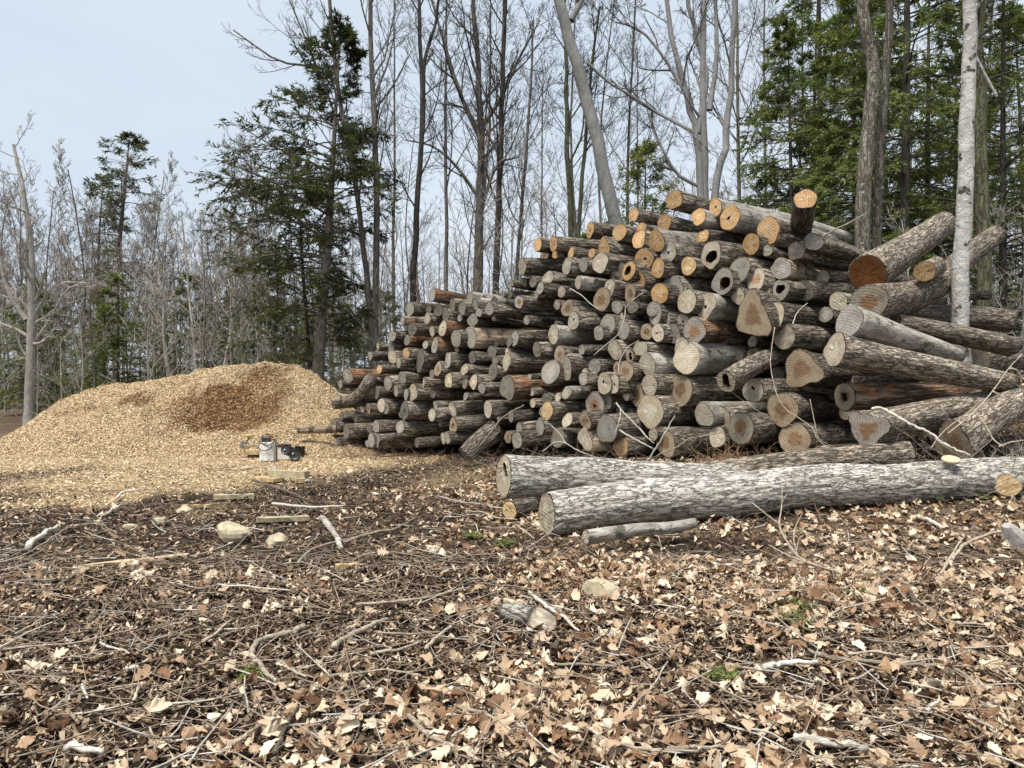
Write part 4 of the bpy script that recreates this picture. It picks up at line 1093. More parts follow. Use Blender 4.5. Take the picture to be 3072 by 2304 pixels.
def prism(mb, poly, z0, z1, scale=1.0, inner=None):
    poly = np.asarray(poly, float); n = len(poly)
    V = np.vstack([np.c_[poly, np.full(n, z0)], np.c_[poly * scale, np.full(n, z1)]])
    Q = [(i, (i + 1) % n, n + (i + 1) % n, n + i) for i in range(n)]
    V = np.vstack([V, [(0, 0, z0)], [(0, 0, z1)]])
    T = [(2 * n, (i + 1) % n, i) for i in range(n)] + [(2 * n + 1, n + i, n + (i + 1) % n) for i in range(n)]
    mb.add(V, Q, T)
gt = G(803, 1381); s_ = gt[1] / F * .189     # metres per pixel of the close-up
tub = thing('white_tub', 'white angular plastic tub with a black hose looped over it', 'tub', gt)
mb = MB(); prism(mb, [(-.155, -.02), (-.12, -.15), (.03, -.16), (.15, -.10), (.155, .08), (.08, .16), (-.10, .16)], 0, .335, .98)
obj('body', mb.mesh('body', False), M['white_plastic'], tub)
mb = MB(); mb.lathe([(.06, .33), (.125, .335), (.13, .36), (.12, .375), (.05, .378), (0, .378)], 20); obj('lid', mb.mesh('lid'), M['white_plastic'], tub)
mb = MB(); mb.tube(smooth_path([(-.14, -.10, .36), (-.13, -.17, .27), (-.03, -.19, .215), (.10, -.16, .25), (.14, -.06, .34)], 20), .010, 8)
mb.tube(smooth_path([(-.09, -.12, .40), (-.02, -.16, .335), (.09, -.15, .33), (.15, -.05, .40), (.08, .05, .43)], 20), .010, 8)
mb.tube(smooth_path([(-.13, -.06, .42), (-.11, -.14, .37), (-.02, -.15, .36), (.05, -.10, .43), (.10, 0, .50)], 20), .009, 8)
obj('hose', mb.mesh('hose'), M['black_plastic'], tub)
mb = MB()
for bx_, bz_ in ((.02, .19), (.08, .14), (-.06, .02), (.06, .03)): mb.lathe([(.012, 0), (.009, .008), (0, .008)], 8, Matrix.Translation((bx_, -.163 + .4 * max(0, bx_ - .03), bz_)) @ Matrix.Rotation(math.radians(90), 4, 'X'))
obj('rivet', mb.mesh('rivet'), M['steel'], tub)
saw = thing('chainsaw', 'dark chainsaw with an orange cover lying on the white tub', 'chainsaw', (gt[0], gt[1], gt[2] + .379))
mb = MB(); mb.lathe([(0, -.10), (.045, -.10), (.062, -.07), (.065, .06), (.05, .10), (0, .105)], 14, Matrix.Translation((-.02, 0, .062)) @ Matrix.Rotation(math.radians(80), 4, 'Y')); obj('engine', mb.mesh('engine'), M['black_plastic'], saw)
mb = MB(); mb.box((.085, -.03, .075), (.035, .05, .075), rot_z(.5)); mb.box((.09, -.035, .12), (.02, .03, .02), rot_z(.5)); obj('cover', mb.mesh('cover', False), M['orange_plastic'], saw)
mb = MB(); mb.tube(smooth_path([(-.10, -.03, .06), (-.10, -.02, .135), (.0, -.02, .155), (.08, -.02, .14), (.12, -.02, .08)], 16), .010, 8); obj('handle', mb.mesh('handle'), M['black_plastic'], saw)
mb = MB(); mb.box((.165, .02, .0), (.16, .008, .05), np.array(Matrix.Rotation(math.radians(62), 3, 'Y'))); obj('guide_bar', mb.mesh('guide_bar', False), M['steel'], saw)
gp = G(829, 1382)
post = MB(); post.box((0, 0, .20), (.045, .045, .40), rot_z(.2)); post.box((.0, -.024, .33), (.02, .006, .02)); o = obj('post', post.mesh('post', False), M['brown_paint']); o.location = tuple(gp - (0, .02, .01)); tag(o, 'short dark brown post standing against the white tub', 'post')
gb = G(848, 1378) + np.array((0, .12, 0))
bx2 = thing('white_box', 'white box with a brown rim behind the black buckets', 'box', gb)
mb = MB(); mb.box((0, 0, .13), (.22, .22, .26), rot_z(.12)); obj('body', mb.mesh('body', False), M['white_plastic'], bx2)
mb = MB(); mb.box((0, 0, .285), (.245, .245, .05), rot_z(.12)); obj('rim', mb.mesh('rim', False), M['brown_paint'], bx2)

def bucket(px, py, tilt, rz, label, r=.115, h=.24, lid=True, up=0.0, back=0.0, lab=(-.035, .01)):
    g = G(px, py) + np.array((0, back, 0)); t = thing('bucket', label, 'bucket', g, 'black buckets by the white box')
    Mx = Matrix.Translation((0, 0, r + .004 + up)) @ Matrix.Rotation(rz, 4, 'Z') @ Matrix.Rotation(tilt, 4, 'X')
    if tilt == 0: Mx = Matrix.Rotation(rz, 4, 'Z')
    z0 = -h / 2 if tilt else 0
    mb = MB(); mb.lathe([(0, z0), (r * .86, z0), (r * .97, z0 + h * .97), (r, z0 + h * .97), (r, z0 + h), (r * .93, z0 + h), (r * .9, z0 + h * .9)], 24, Mx); obj('body', mb.mesh('body'), M['black_plastic'], t)
    if lid:
        mb = MB(); mb.lathe([(0, z0 + h * .93), (r * .5, z0 + h * .935), (r * .86, z0 + h * .93), (r * .9, z0 + h * .99), (r * .94, z0 + h * 1.0)], 24, Mx); obj('lid', mb.mesh('lid'), M['black_plastic'], t)
        mb = MB(); mb.lathe([(.026, z0 + h * .935), (.026, z0 + h * .99), (.02, z0 + h * 1.02), (0, z0 + h * 1.02)], 14, Mx @ Matrix.Translation((lab[0], lab[1], 0))); obj('spout_cap', mb.mesh('spout_cap'), M['steel'], t)
    else:
        mb = MB(); mb.lathe([(0, z0 + h * .8), (r * .88, z0 + h * .8)], 24, Mx); obj('contents', mb.mesh('contents'), M['white_plastic'], t)
bucket(887, 1382, math.radians(80), .12, 'black bucket lying with its lid facing the viewer, nearest one')
bucket(867, 1380, math.radians(72), -.35, 'black bucket tipped on its side against the white box', up=.07, back=.0, lab=(-.03, -.01))
bucket(891, 1375, 0, 0, 'upright open black bucket behind the other two', lid=False, back=.22)
gm_ = G(738, 1345)
maul = thing('splitting_maul', 'splitting maul with a yellow grip leaning left of the white tub', 'maul', gm_)
mb = MB(); mb.box((-.09, 0, .075), (.05, .06, .15)); mb.box((-.02, 0, .10), (.16, .05, .045)); obj('head', mb.mesh('head', False), M['steel'], maul)
mb = MB(); mb.tube([(-.01, 0, .10), (.075, .05, .27)], .016, 8); obj('handle', mb.mesh('handle'), M['brown_paint'], maul)
mb = MB(); mb.tube([(.01, .0, .285), (.11, .08, .27)], .020, 8); obj('grip', mb.mesh('grip'), M['grip_yellow'], maul)
o = MB(); o.box((0, 0, .008), (.12, .07, .014), rot_z(.3)); o.box((.03, .01, .02), (.05, .05, .012), rot_z(.8)); o = obj('plastic_scrap', o.mesh('plastic_scrap', False), M['pale_scrap']); o.location = tuple(G(918, 1444)); tag(o, 'pale blue plastic scrap beside the thick plank', 'scrap')
# ------------------------------------------------------------------ trees
UP = np.array((0, 0, 1.0))
def grow(r, O, D, L, K, wig, up):
    """polylines from origins O along D, length L -> [N,K,3]"""
    N = len(O); out = np.empty((N, K, 3)); out[:, 0] = O; d = D.copy(); st = (L / (K - 1))[:, None]
    for k in range(1, K):
        d = unit(d + r.normal(0, wig, (N, 3)) + UP * up)
        out[:, k] = out[:, k - 1] + d * st
    return out
def sprout(r, Pn, R, Ln, n, t0, t1, ang, lrat, rrat, jit=.35, minr=.004, ttop=.5):
    """n children on each branch"""
    N, K, _ = Pn.shape
    idx = np.repeat(np.arange(N), n)
    t = t0 + (t1 - t0) * (np.tile((np.arange(n) + .5) / n, N) + r.uniform(-.5, .5, N * n) / n)
    t = np.clip(t, 0, .999); f = t * (K - 1); i = f.astype(int); w = (f - i)[:, None]
    O = Pn[idx, i] * (1 - w) + Pn[idx, i + 1] * w
    tan = unit(Pn[idx, i + 1] - Pn[idx, i])
    rad = R[idx, i] * (1 - w[:, 0]) + R[idx, i + 1] * w[:, 0]
    q = r.normal(0, 1, (N * n, 3)); q = unit(q - (q * tan).sum(1, keepdims=True) * tan)
    a = np.radians(ang) * r.uniform(1 - jit, 1 + jit, N * n)
    D = tan * np.cos(a)[:, None] + q * np.sin(a)[:, None]
    L = Ln[idx] * lrat * (1 - (1 - ttop) * t) * r.uniform(.6, 1.25, N * n)
    rr = np.maximum(np.minimum(rad * .8, rad * rrat * r.uniform(.7, 1.1, N * n)), minr)
    return O, unit(D), L, rr
def taper(r0, K, end=.3): return r0[:, None] * np.linspace(1, end, K)[None]

def bare_meshes(seed, trunks, limbs=14, t0=.35, ang=42, lrat=.34, up=.10, sub=(6, 5, 4), twig=.006, wig=.10, limb_r=.45, droop=0.0, extra=None):
    """trunks: list of (points [k,3], r0, r1) in local space; returns trunk mesh, crown mesh"""
    r = np.random.default_rng(seed); tm, cm = MB(), MB()
    tot = 0
    lim = []
    for pts, r0, r1 in trunks:
        C = smooth_path(pts, 16); C[1:] += r.normal(0, .02 * r0 / .15, (15, 3)); R = np.linspace(r0, r1, 16)
        R[0] *= 1.25; R[1] *= 1.06
        V, Q = tubes(C[None], R[None], 12); tm.add(V, Q)
        Ln = np.array([np.linalg.norm(np.diff(C, axis=0), axis=1).sum()])
        lim.append((C[None], R[None], Ln))
    Ps, Rs, Ls = [], [], []
    for C, R, Ln in lim:
        n = max(4, int(limbs / len(lim) ** .5))
        O, D, L, rr = sprout(r, C, R, Ln, n, t0, 1.0, ang, lrat, limb_r, ttop=.55)
        p = grow(r, O, D, L, 8, wig, up); R1 = taper(rr, 8); V, Q = tubes(p, R1, 6); tm.add(V, Q)
        Ps.append(p); Rs.append(R1); Ls.append(L)
    for pts, r0, r1 in (extra or []):        # named limbs
        C = smooth_path(pts, 8)[None]; R1 = np.linspace(r0, r1, 8)[None]; V, Q = tubes(C, R1, 8); tm.add(V, Q)
        Ps.append(C); Rs.append(R1); Ls.append(np.array([np.linalg.norm(np.diff(C[0], axis=0), axis=1).sum()]))
    p, R1, L = np.concatenate(Ps), np.concatenate(Rs), np.concatenate(Ls)
    for lv, n in enumerate(sub):
        O, D, L, rr = sprout(r, p, R1, L, n, .18, 1.0, (38, 40, 42)[min(lv, 2)], (.52, .55, .55)[min(lv, 2)], .55, minr=twig)
        K = (6, 5, 3)[min(lv, 2)]; p = grow(r, O, D, L, K, wig * 1.1, up * .8 - droop); R1 = taper(rr, K, .45)
        V, Q = tubes(p, R1, (5, 3, 3)[min(lv, 2)]); cm.add(V, Q)
    return tm.mesh('trunk'), cm.mesh('crown')

def put_tree(name, label, me, mats, loc, group=None, rz=0.0, sc=1.0, scz=None, parts=('trunk', 'crown')):
    t = thing(name, label, 'tree', loc, group)
    t.rotation_euler = (0, 0, rz); t.scale = (sc, sc, scz or sc)
    for nm, m_, mt in zip(parts, me, mats):
        o = obj(nm, m_, M[mt], t)
        if nm != 'trunk': o['kind'] = 'stuff'
    return t

def gp_(px, d): x = (px - CX) / F * d; return np.array((x, d, float(ground_h(x, d))))

def hero(name, label, pxs, d, rs, mats, seed, dd=0.0, extra=None, more=None, base=None, **kw):
    """a tree traced from the photo: pxs trunk pixels bottom to top, all at distance d"""
    b = gp_(base if base is not None else pxs[0][0], d)
    def conv(q, bottom=False):
        p = [P(x, y, d + dd * k / max(1, len(q) - 1)) - b for k, (x, y) in enumerate(q)]
        if bottom and p[0][2] > .1: p.insert(0, np.array((p[0][0] * .9, 0, -.1)))
        elif bottom: p[0] = np.array((p[0][0], 0, -.1))
        return np.array(p)
    s = d / F
    tr = [(conv(pxs, True), rs[0] * s, rs[1] * s)]
    for q, a, c in (more or []): tr.append((conv(q, q[0][1] > 540 or q[0][1] >= pxs[0][1]), a * s, c * s))
    ex = [(conv(q), a * s, c * s) for q, a, c in (extra or [])]
    me = bare_meshes(seed, tr, extra=ex, **kw)
    return put_tree(name, label, me, mats, b)

# --- conifers
def foliage_mat(name, stops):
    m, nt, b = mat_new(name, .75, .25); N = NT(nt)
    at = N.n('Attribute', attribute_name='rnd').outputs['Fac']; oi = N.n('ObjectInfo')
    hv = N.n('HueSaturation'); N.set(hv.inputs['Value'], N.math('MULTIPLY_ADD', oi.outputs['Random'], .5, .75)); N.set(hv.inputs['Color'], N.ramp(at, stops))
    N.set(b.inputs['Base Color'], hv.outputs[0])
    try: b.inputs['Subsurface Weight'].default_value = 0
    except Exception: pass
    tr = N.n('BsdfTranslucent'); N.set(tr.inputs['Color'], hv.outputs[0]); mx = N.n('MixShader'); mx.inputs[0].default_value = .4
    nt.links.new(b.outputs[0], mx.inputs[1]); nt.links.new(tr.outputs[0], mx.inputs[2]); nt.links.new(mx.outputs[0], nt.nodes['Material Output'].inputs[0])
    return m
M['hemlock'] = foliage_mat('hemlock_needles', [(0, (.055, .075, .018)), (.4, (.115, .15, .036)), (.8, (.19, .225, .062)), (1, (.27, .28, .095))])
M['spruce'] = foliage_mat('spruce_needles', [(0, (.035, .046, .016)), (.5, (.075, .095, .032)), (.85, (.13, .135, .045)), (1, (.19, .16, .06))])
M['cedar'] = foliage_mat('cedar_sprays', [(0, (.055, .065, .012)), (.5, (.12, .14, .028)), (1, (.23, .24, .065))])

def conifer_meshes(seed, trunk, r0, n=70, t0=.15, Lmax=2.6, pw=.75, sec=10, leaves=8, lsize=(.10, .26), droop=.05, rise=15, lopside=None, start=.25, flat=.5, clump=0.0, dens=None, belly=.15):
    r = np.random.default_rng(seed); tm, bm = MB(), MB()
    C = smooth_path(trunk, 18); R = np.linspace(r0, r0 * .08, 18); R[0] *= 1.2
    V, Q = tubes(C[None], R[None], 10); tm.add(V, Q)
    t = t0 + (1 - t0) * (np.arange(n) + r.uniform(0, 1, n)) / n; t = np.clip(t, 0, .995)
    f = t * 17; i = f.astype(int); w = (f - i)[:, None]; O = C[i] * (1 - w) + C[i + 1] * w
    az = r.uniform(0, 2 * math.pi, n); el = np.radians(rise * r.uniform(.2, 1.4, n) + 35 * ss(.75, 1, t))
    D = np.stack([np.cos(az) * np.cos(el), np.sin(az) * np.cos(el), np.sin(el)], -1)
    tt = (t - t0) / (1 - t0)
    L = Lmax * np.power(1 - tt, pw) * r.uniform(.55, 1.1, n) * (.5 + .5 * ss(0, belly, tt)) + .25
    if lopside is not None: L = L * (1 + lopside * np.cos(az - math.pi))
    p = grow(r, O, D, L, 7, .06, -droop); R1 = taper(np.maximum(.012, .012 * L), 7, .3); V, Q = tubes(p, R1, 4); tm.add(V, Q)
    O, D, L2, rr = sprout(r, p, R1, L, sec, start, 1.0, 48, .42, .5, minr=.004, ttop=.45)
    D[:, 2] *= flat; D = unit(D)
    p2 = grow(r, O, D, L2, 4, .08, -droop); R2 = taper(rr, 4, .5); V, Q = tubes(p2, R2, 3); bm.add(V, Q)
    # needle sprays
    ch = r.random(len(p2)) < (1.0 if dens is None else dens)
    if clump: ch &= fbm(O[:, 0] * clump + seed, O[:, 1] * clump, O[:, 2] * clump, 2) > .36
    q = np.concatenate([p2[ch], grow(r, p[:, 5], unit(p[:, 6] - p[:, 5]), L * .3, 4, .08, -droop)])
    m_ = len(q) * leaves; idx = np.repeat(np.arange(len(q)), leaves); u = np.clip(r.uniform(.1, 1.05, m_), 0, .999) * 3; k = u.astype(int); w = (u - k)[:, None]
    c = q[idx, k] * (1 - w) + q[idx, k + 1] * w; tan = unit(q[idx, k + 1] - q[idx, k])
    side = unit(np.cross(tan, UP + r.normal(0, .45, (m_, 3)))); sg = np.where(r.random(m_) < .5, -1, 1)[:, None]
    d = unit(tan * .75 + side * sg * r.uniform(.3, 1, (m_, 1)) + r.normal(0, .25, (m_, 3)) - UP * .15)
    wd = unit(np.cross(d, UP + r.normal(0, .7, (m_, 3))))
    ln = r.uniform(lsize[0], lsize[1], (m_, 1)); hw = ln * r.uniform(.07, .13, (m_, 1))
    v = np.stack([c, c + d * ln * .45 + wd * hw, c + d * ln, c + d * ln * .5 - wd * hw], 1).reshape(-1, 3)
    rn = np.repeat(np.clip(r.normal(.5, .22, m_) + (fbm(c[:, 0] * 1.3, c[:, 1] * 1.3, c[:, 2] * 1.3, 2) - .5) * .9, 0, 1), 4)
    lm = mk_mesh('foliage', v, np.arange(m_ * 4).reshape(-1, 4), None, False, {'rnd': rn})
    return tm.mesh('trunk'), bm.mesh('twigs'), lm
CP = ('trunk', 'twigs', 'foliage')

def hero_conifer(name, label, pxs, d, r, mats, seed, **kw):
    b = gp_(pxs[0][0], d); p = [P(x, y, d) - b for x, y in pxs]; p.insert(0, np.array((p[0][0], 0, -.1)))
    return put_tree(name, label, conifer_meshes(seed, p, r * d / F, **kw), mats, b, parts=CP)

# --- traced trees
hero_conifer('spruce_tree', 'tall sparse conifer with a bare pale lower trunk behind the chip heap', [(955, 1110), (985, 700), (1000, 450), (1022, 70)], 24, 24, ('tree_spruce', 'tree_dark', 'spruce'), 11,
             n=130, t0=.30, Lmax=4.3, pw=.75, belly=.45, sec=13, leaves=30, lsize=(.09, .23), droop=.05, rise=22, lopside=.25, start=.30, flat=.6, clump=.9)
hero_conifer('hemlock_tree', 'bushy young evergreen close left of the tall conifer trunk', [(930, 1100), (905, 760), (900, 590)], 25.5, 10, ('tree_dark', 'tree_dark', 'cedar'), 12,
             n=64, t0=.35, Lmax=2.3, pw=.35, sec=11, leaves=17, lsize=(.09, .22), droop=.07, clump=1.0)
hero_conifer('spruce_tree', 'dark pointed conifer rising above the left woods', [(350, 1100), (352, 820), (375, 560), (388, 415)], 40, 13, ('tree_dark', 'tree_dark', 'spruce'), 13,
             n=70, t0=.42, Lmax=3.1, pw=.7, sec=10, leaves=10, lsize=(.14, .34), rise=10, start=.3, clump=.6)
hero_conifer('spruce_tree', 'thinner dark conifer just left of the pointed one', [(292, 1100), (296, 750), (310, 540)], 42, 9, ('tree_dark', 'tree_dark', 'spruce'), 14,
             n=42, t0=.5, Lmax=2.3, pw=.6, sec=9, leaves=9, lsize=(.14, .34), rise=10, clump=.6)
hero_conifer('spruce_tree', 'faint grey-green conifer between the pointed one and the tall one', [(690, 1080), (690, 800), (692, 628)], 46, 9, ('tree_dark', 'tree_dark', 'spruce'), 15,
             n=60, t0=.3, Lmax=2.6, pw=.7, sec=9, leaves=7, lsize=(.12, .3), rise=5, clump=.7)
hero_conifer('cedar_tree', 'small bright evergreen rising behind the middle of the stack', [(1932, 900), (1935, 600), (1938, 455)], 22, 7, ('tree_dark', 'tree_dark', 'cedar'), 16,
             n=50, t0=.4, Lmax=1.15, pw=.6, sec=9, leaves=10, lsize=(.08, .2), rise=25, droop=.0)
hero('maple_tree', 'twin-trunked maple with crossing grey stems right of the tall conifer', [(1118, 1010), (1098, 820), (1068, 560), (1012, 260), (985, -60)], 24, (11, 5), ('tree_grey', 'tree_dark'), 21,
     more=[([(1126, 990), (1131, 600), (1117, 250), (1108, -60)], 12, 6)], limbs=13, t0=.5, lrat=.26, ang=36, up=.12, sub=(6, 5, 4),
     extra=[([(1000, 240), (930, 200), (830, 180), (700, 90)], 5, 2), ([(1060, 520), (1000, 330), (930, 150), (860, -20)], 5, 2), ([(1117, 300), (1160, 200), (1180, 120)], 4, 1.5)])
hero('maple_tree', 'slender tree forking near its top, right of the twin maple', [(1238, 900), (1250, 640), (1266, 420), (1262, 200), (1255, -60)], 26, (11, 5), ('tree_dark', 'tree_dark'), 22,
     more=[([(1266, 400), (1275, 190), (1308, 60), (1320, -60)], 7, 3)], limbs=14, t0=.4, lrat=.2, ang=45, up=.06, sub=(6, 5, 4))
hero('oak_tree', 'spreading bare oak with a broad forked crown left of centre', [(1432, 880), (1440, 620), (1445, 400), (1432, 200), (1420, -60)], 28, (17, 6), ('tree_grey', 'tree_dark'), 23,
     limbs=10, t0=.45, lrat=.26, ang=45, up=.06, sub=(7, 5, 4),
     extra=[([(1440, 600), (1370, 500), (1300, 440), (1215, 420)], 6, 2), ([(1443, 420), (1380, 280), (1330, 120), (1290, -20)], 8, 3), ([(1445, 380), (1500, 300), (1560, 170), (1620, 60)], 7, 2),
            ([(1440, 640), (1490, 500), (1560, 470)], 6, 2), ([(1445, 420), (1400, 330), (1320, 310)], 6, 2)])
hero('maple_tree', 'straight dark tree just right of the spreading oak', [(1488, 860), (1500, 500), (1508, 250), (1513, -60)], 27, (11, 6), ('tree_dark', 'tree_dark'), 24, limbs=15, t0=.4, lrat=.24, ang=42, up=.1, sub=(6, 5, 4))
hero('maple_tree', 'thin tree rising behind the stack left of the mossy pair', [(1548, 850), (1570, 560), (1590, 300), (1600, 60)], 30, (7, 3), ('tree_grey', 'tree_dark'), 25, limbs=16, t0=.3, lrat=.24, ang=40, up=.1, sub=(6, 5, 4))
hero('maple_tree', 'mossy-trunked pair of stems left of the leaning beech', [(1712, 720), (1702, 420), (1698, 200), (1690, -40)], 23, (11, 4), ('tree_mossy', 'tree_dark'), 26,
     more=[([(1736, 720), (1757, 420), (1775, 200), (1800, 20)], 8, 3)], limbs=14, t0=.4, lrat=.22, ang=40, up=.1, sub=(6, 5, 4))
hero('beech_tree', 'smooth grey beech leaning left behind the top of the stack', [(1862, 760), (1845, 640), (1805, 470), (1758, 290), (1715, 140), (1672, 0), (1650, -80)], 17.5, (23, 15), ('tree_beech', 'tree_dark'), 27, limbs=5, t0=.85, lrat=.2, ang=45, sub=(5, 5, 4),
     extra=[([(1712, 60), (1745, 0), (1765, -60)], 11, 6), ([(1765, 190), (1830, 250), (1900, 290), (1990, 350), (2085, 400)], 5, 2), ([(1700, 75), (1685, 60), (1672, 55)], 4, 3)])
hero('beech_tree', 'clump of several tall grey beech stems behind the stack top', [(2104, 640), (2090, 420), (2062, 290), (2015, 110), (1996, -60)], 18, (13, 6), ('tree_beech', 'tree_dark'), 28,
     more=[([(2116, 640), (2108, 300), (2112, -60)], 14, 8), ([(2140, 640), (2178, 420), (2196, 200), (2206, -60)], 13, 7), ([(2092, 400), (2118, 220), (2066, 20), (2055, -50)], 9, 5), ([(2128, 330), (2150, 160), (2145, -40)], 8, 5)],
     limbs=9, t0=.5, lrat=.22, ang=38, up=.08, sub=(5, 5, 4), extra=[([(2085, 398), (1985, 345), (1890, 290), (1830, 235)], 6, 2.5), ([(2060, 285), (1990, 170), (1920, 90), (1845, 66)], 6, 2.5), ([(2100, 560), (2030, 520), (1975, 420), (1950, 350)], 6, 2.5)])
hero('maple_tree', 'thick rough trunk with pale lichen near its top, right of the standing log', [(2588, 800), (2596, 520), (2618, 230), (2596, 80), (2585, -60)], 15, (25, 15), ('tree_lichen', 'tree_dark'), 29, limbs=4, t0=.9, lrat=.15, sub=(4, 4, 3))
hero('maple_tree', 'slimmer spotted trunk close right of the lichen-covered one', [(2628, 800), (2640, 480), (2658, 220), (2672, -60)], 15.4, (14, 11), ('tree_lichen', 'tree_dark'), 30, limbs=4, t0=.9, lrat=.15, sub=(4, 4, 3))
hero('birch_tree', 'white-barked tree standing among the log ends at right', [(2885, 1090), (2888, 800), (2898, 480), (2908, 200), (2913, -80)], 11.3, (28, 18), ('tree_birch', 'tree_dark'), 31, limbs=4, t0=.9, lrat=.1, sub=(4, 4, 3),
     extra=[([(2912, 60), (2912, 110), (2922, 160), (2955, 225), (2990, 290)], 6, 4), ([(2900, 300), (2868, 270), (2850, 235)], 3, 1)])
hero('maple_tree', 'big mossy trunk directly behind the white-barked tree', [(2952, 950), (2945, 560), (2935, 250), (2930, -60)], 15.5, (22, 17), ('tree_mossy', 'tree_dark'), 32, limbs=4, t0=.8, lrat=.2, sub=(5, 4, 3))
hero('birch_tree', 'old whitish tree with crooked limbs at the left edge', [(88, 1235), (95, 1000), (92, 780), (72, 600), (42, 432)], 25, (18, 4), ('tree_pale', 'tree_pale'), 33, limbs=16, t0=.3, lrat=.22, ang=55, up=.05, sub=(6, 5, 3), wig=.18,
     extra=[([(80, 960), (50, 920), (15, 850), (0, 770)], 9, 4), ([(85, 1010), (40, 985), (-30, 960)], 6, 3), ([(95, 960), (130, 900), (180, 850), (270, 850)], 5, 2), ([(92, 1040), (150, 960), (200, 870), (260, 850)], 5, 2)])
hero('maple_tree', 'pale slim sapling with white limbs above the chip heap', [(510, 1150), (492, 1010), (494, 900), (480, 830)], 27, (8, 3), ('tree_pale', 'tree_pale'), 34, limbs=12, t0=.15, lrat=.55, ang=50, up=.08, sub=(5, 4, 3), twig=.008)
hero('maple_tree', 'white forked sapling behind the crest of the chip heap', [(672, 1110), (690, 1010), (700, 900), (690, 790)], 27, (6, 2), ('tree_pale', 'tree_pale'), 35, limbs=12, t0=.12, lrat=.5, ang=42, up=.1, sub=(5, 4, 3), twig=.008)
hero('maple_tree', 'thin pale tree between the two white saplings', [(590, 1130), (575, 960), (560, 800), (545, 640)], 30, (6, 2), ('tree_pale', 'tree_pale'), 36, limbs=16, t0=.2, lrat=.35, ang=40, up=.1, sub=(5, 4, 3), twig=.008)

# --- kinds that repeat in the woods: one set of meshes for each kind, copied
def proto_bare(seed, h, r, **kw):
    rr = np.random.default_rng(seed)
    pts = [(0, 0, -.2)] + [(rr.normal(0, .02) * h * k, rr.normal(0, .02) * h * k, h * k) for k in (.3, .6, 1.0)]
    return bare_meshes(seed, [(np.array(pts), r, r * .25)], **kw)
TALL = [proto_bare(101, 19, .095, limbs=17, t0=.35, lrat=.24, ang=40, up=.09), proto_bare(102, 18, .08, limbs=16, t0=.3, lrat=.26, ang=45, up=.06), proto_bare(103, 20, .10, limbs=16, t0=.45, lrat=.26, ang=38, up=.1)]
LOW = [proto_bare(111, 10.5, .075, limbs=22, t0=.2, lrat=.32, ang=40, up=.12, twig=.008, sub=(7, 6, 4)), proto_bare(112, 10, .065, limbs=22, t0=.25, lrat=.30, ang=36, up=.14, twig=.008, sub=(7, 6, 4))]
SAP = [proto_bare(121, 5.5, .04, limbs=16, t0=.1, lrat=.38, ang=45, up=.12, sub=(5, 4), twig=.007), proto_bare(122, 6.5, .045, limbs=18, t0=.15, lrat=.34, ang=50, up=.06, sub=(5, 4), twig=.007), proto_bare(123, 4.0, .03, limbs=16, t0=.05, lrat=.5, ang=55, up=.04, sub=(5, 4), twig=.007)]
def proto_con(seed, h, r, **kw): return conifer_meshes(seed, [(0, 0, -.2), (.05, 0, h * .5), (0, .05, h)], r, **kw)
HEM = [proto_con(131, 12, .13, n=105, t0=.08, Lmax=3.4, sec=14, leaves=28, lsize=(.07, .19), droop=.07, start=.15),
       proto_con(132, 15, .15, n=105, t0=.15, Lmax=3.3, sec=12, leaves=26, lsize=(.07, .19), droop=.05, start=.2, clump=.8),
       proto_con(133, 6, .07, n=70, t0=.04, Lmax=2.5, sec=11, leaves=22, lsize=(.07, .19), droop=.06, start=.15)]
wr = np.random.default_rng(50)
def scatter(name, protos, mats, label, group, spots, parts=('trunk', 'crown')):
    for k, (px, d, s) in enumerate(spots):
        pm = protos[k % len(protos)]
        b = gp_(px, d)
        mt = mats[k % len(mats)]
        sp = [px / 1.0, d]
        rank = sorted(q[0] for q in spots).index(px)
        lb = label if '#' not in label else label.replace('#', 'leftmost' if rank == 0 else 'rightmost' if rank == len(spots) - 1 else ORD[rank] + ' from left')
        t = thing(name, lb, 'tree', b - np.array((0, 0, .05)), group)
        t.rotation_euler = (wr.normal(0, .02), wr.normal(0, .02), wr.uniform(0, 6.28)); sx = s * wr.uniform(.9, 1.12); t.scale = (sx, sx, s)
        for nm, m_, mm in zip(parts, pm, mt):
            o = bpy.data.objects.new(nm, m_); COL.objects.link(o); o.parent = t
            if nm != 'trunk': o['kind'] = 'stuff'
            if not m_.materials: m_.materials.append(M[mm])
            if m_.materials[0] != M[mm]:
                o.material_slots[0].link = 'OBJECT'; o.material_slots[0].material = M[mm]
TD, TG, TT = ('tree_dark', 'tree_dark'), ('tree_grey', 'twig_brown'), ('tree_grey', 'twig_brown')
TP = ('tree_pale', 'tree_pale')
def spots(n, x0, x1, d0, d1, s0, s1): return [(x0 + (x1 - x0) * (k + wr.uniform(.1, .9)) / n, wr.uniform(d0, d1), wr.uniform(s0, s1)) for k in range(n)]
HP = ('tree_dark', 'tree_dark', 'hemlock')
scatter('bare_tree', LOW, [TT, TG, TT], 'bare tree of the left woods behind the chip heap', 'bare trees of the left woods', spots(34, -160, 1120, 31, 48, .8, 1.15))
scatter('bare_tree', TALL, [('tree_grey', 'tree_dark')], 'tall bare tree behind the left half of the stack, # of these', 'tall bare trees behind the stack', spots(9, 1130, 1900, 29, 46, .85, 1.15))
scatter('bare_tree', TALL, [('tree_grey', 'tree_dark'), TG], 'tall bare tree behind the right half of the stack, # of these', 'tall bare trees at right', spots(11, 1900, 3150, 25, 44, .85, 1.15))
scatter('sapling', SAP, [TP, TG, TP], 'thin pale sapling in the thicket behind the chip heap', 'saplings of the left thicket', spots(34, -120, 1150, 23.5, 34, .7, 1.25))
